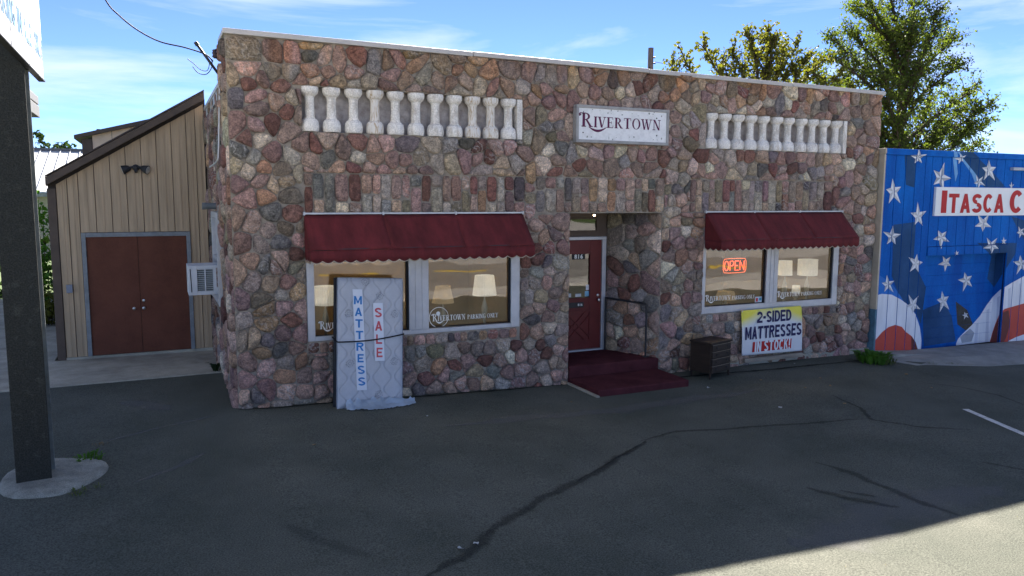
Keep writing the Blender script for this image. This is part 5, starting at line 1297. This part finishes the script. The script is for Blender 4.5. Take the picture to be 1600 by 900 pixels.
paint('painted_wave', zx([(514, 765), (530, 748), (556, 735), (600, 722), (700, 700), (700, 790), (514, 790)]), M_MWHITE, .0060)
paint('painted_streak', zx([(332, 84), (345, 84), (352, 160), (343, 190), (338, 140)]), mat('sky_streak_paint', (.14, .34, .62), .6, .2, 4), .0034)
paint('painted_streak', zx([(345, 84), (352, 84), (420, 168), (428, 208), (418, 208), (400, 160)]), MATS['sky_streak_paint'], .0036)
def star(cx_, cy_, r, rot, sx_=1., skew=0., k=0):
    b = MB(); P = []
    for i in range(10):
        a = math.pi/2+rot+i*math.pi/5; rr_ = r*(1+.18*math.sin(i*2.3+k)) if i % 2 == 0 else r*.40
        P.append((cx_+rr_*math.cos(a)*sx_+skew*rr_*math.sin(a), cy_-rr_*math.sin(a)))
    for i in range(10): paint_pieces([(cx_, cy_), P[i], P[(i+1) % 10]], .0066, b, i % 2)
    if b.f: b.build('painted_star', [M_SIGNW if False else mat('star_white_paint', (.72, .73, .75), .6, .05, 5), M_MGREY if k % 2 else mat('star_grey_paint', (.50, .51, .53), .6, .1, 5)], mu)
for k, (x, y_, r, ro, sx_) in enumerate(((125, 224, 47, .10, .68), (291, 175, 50, -.35, .70), (212, 310, 44, .05, .60), (120, 382, 38, -.1, .78), (204, 476, 40, -.2, .66), (294, 385, 36, .5, .86), (461, 149, 39, .02, .78), (426, 190, 26, .5, .8), (440, 336, 36, .6, .85), (469, 414, 32, .55, .90), (309, 474, 30, .5, .80), (381, 536, 37, .25, .78), (300, 608, 40, .18, .66), (105, 550, 32, .1, .80), (194, 622, 37, .55, .70), (211, 104, 28, .05, .90), (360, 108, 20, .3, .9), (573, 478, 38, .1, .70), (378, 658, 14, .3, .9), (572, 366, 22, .4, .8), (513, 398, 14, 0, .7), (540, 204, 14, 0, .6), (345, 440, 10, .2, .8)) ):
    star(1340+x*.4444, 200+y_*.4444, r*.4444, ro, sx_, 0, k)
# name board, small pipe bracket at the edge of the frame
ib = empty('name_board', (16.4, -.2, 3.15), 'long white name board with heavy red lettering on the blue mural wall', 'sign')
A, B = onY(1463.5, 292, -.20), onY(1461.5, 337.5, -.20)
b = MB(); b.box(A.x, 19.6, -.20, -.145, B.z, A.z); b.build('board', M_SIGNW, ib, bevel=.004)
def ib_text(t, u0, u1, vt, vb, bold=.045):
    p, q = onY(u0, vb, -.20), onY(u1, vb, -.20); h = onY(u0, vt, -.20).z-p.z
    fit_text('lettering', t, M_REDP, ib, (p.x, -.2045, p.z), (1, 0, 0), (0, 0, 1), q.x-p.x, h, bold, t=.33, bar=.2)
ib_text('I', 1469.5, 1478, 297.5, 332.8); ib_text('TASCA', 1480.8, 1567.5, 302.5, 332.8); ib_text('C', 1576, 1597, 297, 333); ib_text('O', 1599.5, 1619, 303, 333)
p, q = onY(1582, 263.5, -.2), onY(1625, 263, -.2)
b = MB(); b.box(p.x, q.x, -.23, -.145, p.z-.035, p.z+.03); tag(b.build('conduit_box', mat('grey_bracket', (.42, .45, .48), .5), None, bevel=.006), 'thin pale grey bracket on the mural wall above the name board', 'bracket')

# ------------------------------------------------------------------ plants
def leaf_faces(b, p, size, n, spread, rr, up=.3):
    for _ in range(n):
        d = Vector((rr.gauss(0, 1), rr.gauss(0, 1), rr.gauss(0, 1))).normalized(); c = p+d*spread*rr.random()**.5
        nrm = (Vector((rr.gauss(0, 1), rr.gauss(0, 1), rr.gauss(0, 1)))+Vector((0, 0, up))).normalized(); t = nrm.orthogonal().normalized(); t = (Matrix.Rotation(rr.uniform(0, 6.28), 3, nrm) @ t); s = nrm.cross(t)
        L_ = size*rr.uniform(.6, 1.25); o = len(b.v); f_ = nrm*L_*.12
        b.v += [tuple(c-t*L_*.5), tuple(c+s*L_*.36+f_), tuple(c+t*L_*.55), tuple(c-s*L_*.36+f_)]
        b.f += [(o, o+1, o+2), (o, o+2, o+3)]; b.m += [0, 0]
def tree(name, base, limbs, label, leaf, size, seed, r0=.2, dens=26, spread=.30, sub=5, subl=(.7, 1.5), trunk_top=None, group=None):
    rr = random.Random(seed); base = Vector(base)
    t = empty(name, base, label, 'tree', group)
    tr = MB(); cr = MB(); top = Vector(trunk_top)
    path = [base+Vector((0, 0, -.2)), base.lerp(top, .35)+Vector((.08, 0, 0)), base.lerp(top, .7)+Vector((-.06, .05, 0)), top]
    tr.tube(bez(path, 5), [r0*(1-.55*i/15) for i in range(16)], 10)
    for (px_, h0) in limbs:
        e = Vector(px_); s0 = base.lerp(top, h0); mid = s0.lerp(e, .5)+Vector((rr.uniform(-.2, .2), rr.uniform(-.2, .2), rr.uniform(-.1, .45)))
        P = bez([s0, mid, e], 8); n = len(P); l0 = (e-s0).length
        tr.tube(P, [max(.012, r0*.42*(1-i/n)) for i in range(n)], 7)
        for i in range(3, n):
            f = i/(n-1)
            leaf_faces(cr, P[i], size, int(dens*.45*f), spread*.8, rr)
            for _ in range(sub if i > 4 else 3):
                d = ((e-s0).normalized()*.55+Vector((rr.gauss(0, .6), rr.gauss(0, .6), rr.gauss(.22, .5)))).normalized(); l_ = rr.uniform(*subl)*(1.15-.6*f)*min(1, l0/2.2)
                q = P[i]+d*l_; mq = P[i].lerp(q, .5)+Vector((0, 0, .07*l_)); tr.tube([P[i], mq, q], [.016, .011, .005], 4, cap=False)
                for k in range(1, 6): leaf_faces(cr, P[i].lerp(q, k/5)+Vector((0, 0, .05*l_*math.sin(k))), size, int(dens*(.12+.06*k)), spread*(.40+.08*k), rr)
    tr.build('trunk', M_BARK, t, smooth='all'); cr.build('crown', leaf, t)
    return t
YT = 9.
def tp(u, v, dy=0): return tuple(onY(u, v, YT+dy))
bt = onY(1400, 300, YT)
L1 = [((u, v, dy), h) for u, v, dy, h in ((1388, -28, .3, .98), (1352, -5, -.8, .9), (1430, -12, .6, .95), (1330, 55, .6, .85), (1462, 25, -.6, .85), (1490, 62, .5, .8), (1418, 50, -1.4, .9), (1375, 60, 1.2, .8), (1305, 92, -.4, .7), (1322, 130, .8, .6), (1498, 105, -.8, .7), (1525, 140, .4, .62), (1545, 165, -.3, .55), (1508, 168, 1., .5), (1440, 110, -1.5, .72), (1385, 125, -1.2, .62), (1350, 165, .2, .45), (1450, 165, .9, .5), (1505, 205, -.2, .36), (1528, 222, .3, .30), (1470, 215, -.8, .35), (1400, 195, -1.2, .4), (1420, 220, .8, .3), (1378, 215, -.5, .3), (1285, 125, .3, .55), (1268, 112, -.2, .55), (1300, 60, .2, .8), (1340, 20, -.3, .9), (1275, 145, .2, .42), (1540, 195, .1, .45))]
tree('poplar_tree', (bt.x, YT, gz(bt.x)), [(tp(*p), h) for p, h in L1], 'tall leafy green tree rising behind the right end of the stone shop', M_LEAF, .115, 3, .24, 12, .24, 5, (.6, 1.5), (bt.x+.1, YT, 8.6))
YT = 8.
b2 = onY(1185, 200, YT)
L2 = [(tp(*p), h) for *p, h in ((1068, 88, .2, .6), (1100, 74, -.3, .7), (1050, 104, .4, .5), (1128, 100, .2, .6), (1145, 82, .3, .75), (1168, 58, -.2, .9), (1200, 52, .2, .95), (1208, 66, -.4, .85), (1182, 80, .5, .8), (1225, 80, .1, .8), (1290, 92, .2, .7), (1310, 118, -.2, .6), (1330, 140, .2, .5), (1245, 70, .4, .85), (1262, 90, -.3, .7), (1238, 105, -.2, .6), (1275, 112, .3, .6), (1160, 105, -.4, .55), (1205, 112, .2, .5))]
tree('apple_tree', (b2.x, YT, gz(b2.x)), L2, 'smaller yellow-green tree showing above the roof left of the tall tree', M_LEAF2, .125, 8, .15, 9, .15, 3, (.4, .95), (b2.x, YT, 6.7))
# far crown left of the tan gable
def far_tree(u, v, y_, r, label, m=M_LEAF4):
    c = onY(u, v, y_); rr = random.Random(int(u)); g = gz(c.x)
    t = empty('tree', (c.x, y_, g), label, 'tree'); tr = MB(); tr.tube([(c.x, y_, g-.2), (c.x, y_, c.z)], [.25, .08], 8); tr.build('trunk', M_BARK, t, smooth='all')
    b = MB()
    for _ in range(46):
        q = c+Vector((rr.gauss(0, r*.55), rr.gauss(0, r*.5), rr.gauss(-r*.3, r*.55))); leaf_faces(b, q, .30, 26, r*.32, rr)
    b.build('crown', m, t)
far_tree(88, 243, 46, 1.35, 'small dark treetop peeping over the white metal roof')
far_tree(-26, 440, 16, 2.0, 'dense dark green tree at the left edge behind the post')
def shrub(name, c, rx, h, m, n, size, label, seed, cat='shrub'):
    rr = random.Random(seed); c = Vector(c); t = empty(name, c, label, cat); st = MB(); cr = MB()
    for k in range(n):
        a = rr.uniform(0, 6.28); rad_ = rx*rr.random()**.5; q = c+Vector((rad_*math.cos(a), rad_*math.sin(a), h*rr.uniform(.25, 1)))
        st.tube([c+Vector((.3*rad_*math.cos(a), .3*rad_*math.sin(a), -.05)), q], [.01, .004], 4, cap=False); leaf_faces(cr, q, size, 16, .2*h**.5, rr)
        leaf_faces(cr, c.lerp(q, .6), size, 8, .18*h**.5, rr)
    st.build('stems', M_BARK, t); cr.build('foliage', m, t); return t
c = onY(77, 420, 10); shrub('shrub', (c.x-.15, 10, gz(c.x)), .55, 2.9, M_LEAF3, 46, .13, 'tall sunlit green shrub in the gap between the post and the shed', 4)
c = onY(76, 470, 9); shrub('shrub', (c.x-.1, 9.3, gz(c.x)), .4, .7, M_LEAF2, 22, .11, 'low yellow-green bush at the foot of the tall shrub', 6)
def weed(c, n, r, hgt, m, label, seed, blades=True):
    rr = random.Random(seed); b = MB(); c = Vector(c)
    for k in range(n):
        a = rr.uniform(0, 6.28); q = c+Vector((math.cos(a), math.sin(a), 0))*r*rr.random()**.6; q.z = gz(q.x)+(.0 if c.z < .4 else 0); l_ = hgt*rr.uniform(.5, 1.1); lean = Vector((math.cos(a), math.sin(a), 0))*l_*rr.uniform(.3, .9); w = Vector((-math.sin(a), math.cos(a), 0))*l_*rr.uniform(.10, .20)
        m1_ = q+lean*.45+Vector((0, 0, l_*.75)); tip = q+lean+Vector((0, 0, l_*.8)); o = len(b.v)
        b.v += [tuple(q-w*.2), tuple(q+w*.2), tuple(m1_-w), tuple(m1_+w), tuple(tip)]; b.f += [(o, o+1, o+3, o+2), (o+2, o+3, o+4)]; b.m += [0, 0]
    return tag(b.build('weed', m), label, 'weed')
c = onZ(1372, 568, -.03); weed((c.x, c.y+.12, 0), 190, .30, .24, M_LEAF3, 'bushy green weed where the stone shop meets the mural wall', 1)
c = onZ(1390, 570, -.03); weed((c.x+.02, c.y+.10, 0), 60, .16, .15, mat('grass_blades', (.10, .13, .03), .8, .3, 5), 'low grassy weed at the edge of the walk by the mural', 2)
c = onZ(137, 722, .17); weed((c.x, c.y, 0), 60, .15, .10, M_LEAF3, 'broad-leaved green weed behind the post footing', 3); weed((c.x-.18, c.y-.02, 0), 30, .10, .06, M_LEAF3, 'small dark weed behind the post footing, nearer the post', 4)
c = onZ(122, 772, .17); weed((c.x, c.y, 0), 36, .10, .05, MATS['grass_blades'], 'thin grassy weed in front of the post footing', 5)
c = onZ(155, 762, .17); weed((c.x, c.y, 0), 18, .06, .04, MATS['grass_blades'], 'tiny grass tuft at the right edge of the post footing', 6)
c = onZ(157, 697, .17); weed((c.x, c.y, 0), 20, .09, .03, mat('dry_weed', (.20, .12, .04), .9), 'flat reddish dried weed on the asphalt behind the footing', 7)
c = onZ(330, 575, .18); weed((-.12, 2.62, 0), 20, .06, .22, M_LEAF4, 'dark weed in the corner where the side wall meets the pad', 8)
for k in range(5):
    c = onZ(1455+k*32, 572-k*2.2, -.12); weed((c.x, c.y, 0), 26, .14, .035, MATS['grass_blades'], ('first', 'second', 'third', 'fourth', 'fifth')[k]+' grass tuft from the left along the edge of the right-hand walk', 30+k)
rr = random.Random(77)
M_DRYL = mat('dry_leaf', (.30, .19, .08), .8, .4, 9); M_LITTER = mat('pale_litter', (.45, .45, .43), .8, .2, 9)
for k, (u, v) in enumerate(((491, 697), (668, 652), (1189, 595), (1282, 592), (1297, 604), (1241, 569), (1416, 586), (1219, 638), (1107, 607), (720, 860), (744, 852), (1258, 607), (893, 630), (1455, 607), (1320, 632))):
    p = onZ(u, v, gz(onZ(u, v, 0).x)); b = MB(); s_ = rr.uniform(.02, .045); a0 = rr.uniform(0, 6)
    b.v = [(p.x+s_*rr.uniform(.5, 1.1)*math.cos(a0+i*1.05), p.y+s_*rr.uniform(.5, 1.)*math.sin(a0+i*1.05), gz(p.x)+.012+.02*rr.random()) for i in range(6)]+[(p.x, p.y, gz(p.x)+.012)]
    b.f = [(i, (i+1) % 6, 6) for i in range(6)]; b.m = [0]*6
    pale = k in (1, 7, 8, 9, 10, 5)
    where = ('left of the foot of the mattress', 'just right of the plastic wrap', 'on the asphalt in front of the dresser', 'in front of the banner', 'farther out in front of the banner', 'under the left edge of the right window', 'beside the weed at the mural corner', 'out past the right end of the steps', 'beside the right end of the steps', 'on the long crack at the bottom of the picture, left one', 'on the long crack at the bottom of the picture, right one', 'between the steps and the banner', 'at the left front corner of the steps', 'in front of the right-hand walk', 'in front of the mural corner, out on the asphalt')[k]
    tag(b.build('litter' if pale else 'fallen_leaf', M_LITTER if pale else M_DRYL), ('small pale scrap of litter ' if pale else 'small dry leaf lying ')+where, 'litter' if pale else 'leaf', 'scraps on the asphalt' if pale else 'fallen leaves on the asphalt')

# ------------------------------------------------------------------ behind: utility pole, tan gable, white-roofed building, things across the street
p = onY(1017, 75, 13); up_ = empty('utility_pole', (p.x, 13, gz(p.x)), 'top of a weathered wooden utility pole behind the shop roof', 'utility pole')
b = MB(); b.tube([(p.x, 13, gz(p.x)-.3), (p.x, 13, p.z)], [.15, .10], 12); b.build('pole', mat('weathered_pole', (.16, .12, .11), .9, .4, 6, stretch=(3, 3, .4)), up_, smooth=True)
for dz, dx in ((-.35, .13), (-.55, .15), (-.75, -.13), (-.95, -.12)):
    b = MB(); b.tube([(p.x, 12.95, p.z+dz), (p.x+dx, 12.9, p.z+dz)], [.02, .035], 8); b.build('insulator', M_DARK, up_)
q = onY(1062, 108, 13)
wire('wire', bez([(p.x+.13, 12.9, p.z-.5), (q.x, 12.9, q.z-.1), (q.x+2.5, 12.7, q.z-1.6)]), .010, M_DARK, 'thin wire running down from the utility pole', 'wire')
YG = 10.; A, B = onY(120, 213, YG), onY(236, 188, YG); s_ = (B.z-A.z)/(B.x-A.x); xw0, xw1 = A.x+.1, B.x+3
tg = empty('gable_building', ((xw0+xw1)/2, YG, gz(-1)), 'tan building with a low sloping brown roof showing above the shed', 'building')
n = 10
for k in range(n):
    a0, a1 = xw0+.22+(xw1-xw0-.22)*k/n, xw0+.22+(xw1-xw0-.22)*(k+1)/n
    b = MB(); zf = lambda x: A.z-.06+s_*(x-A.x); b.prism([(a0+.005, YG, 0), (a1-.005, YG, 0), (a1-.005, YG, zf(a1)), (a0+.005, YG, zf(a0))], (0, .04, 0)); b.build('siding_panel', mat('pale_tan_siding', (.80, .60, .42), .6, .12, 3), tg)
b = MB(); b.box(xw0, xw0+.215, YG-.03, YG+.05, 0, A.z-.05); b.build('corner_trim', M_BROWN, tg)
b = MB(); b.poly([(xw0+.02, YG+.05, 0), (xw1, YG+.05, 0), (xw1, YG+.05, A.z+s_*(xw1-A.x)-.07), (xw0+.02, YG+.05, A.z-.07)]); b.poly([(xw0+.02, YG+.05, 0), (xw0+.02, YG+.05, A.z-.07), (xw0+.02, 20, A.z-.07), (xw0+.02, 20, 0)]); b.build('wall', MATS['shed_wall_brown'], tg)
b = MB(); b.prism([(A.x-.05, YG-.18, A.z-.07), (xw1, YG-.18, A.z-.07+s_*(xw1-A.x)), (xw1, YG-.18, A.z+.02+s_*(xw1-A.x)), (A.x-.05, YG-.18, A.z+.02)], (0, 10, 0)); b.build('roof', M_BROWN, tg)
b = MB(); v_ = onY(154, 203, YG+1); b.tube([(v_.x, YG+1, v_.z-.35), (v_.x, YG+1, v_.z+.02)], .05, 8); b.build('vent', M_DARK, tg)
R0, R1, E0 = onY(20, 235.5, 40), onY(150, 238, 40), onY(60, 301, 33)
wr_ = empty('white_roofed_building', ((R0.x+R1.x)/2, 35, gz(-8)), 'low pale building with a white standing seam roof beyond the shed', 'building')
xa_, xb_ = -16, -4.2; n = 24; M_WROOF = mat('white_metal_roof', (.62, .62, .60), .5, .06, 2)
for k in range(n):
    a0, a1 = xa_+(xb_-xa_)*k/n, xa_+(xb_-xa_)*(k+1)/n
    b = MB(); b.prism([(a0, 33, E0.z), (a1, 33, E0.z), (a1, 40, R0.z), (a0, 40, R0.z)], (0, 0, .06)); b.prism([(a1-.04, 33, E0.z+.061), (a1-.005, 33, E0.z+.061), (a1-.005, 40, R0.z+.061), (a1-.04, 40, R0.z+.061)], (0, 0, .07)); b.build('roof_panel', M_WROOF, wr_)
b = MB(); b.box(xa_, xb_, 39.9, 40.2, R0.z+.0, R0.z+.2); b.build('ridge_cap', mat('dark_ridge', (.12, .12, .13), .6), wr_)
b = MB(); b.box(xa_+.3, xb_-.3, 33.6, 46, -.3, E0.z-.0); b.build('wall', mat('beige_wall', (.42, .37, .29), .8), wr_)
b = MB(); b.box(xa_, xb_, 32.95, 33.05, E0.z-.2, E0.z-.005); b.build('gutter', mat('grey_gutter', (.25, .25, .25), .6), wr_)
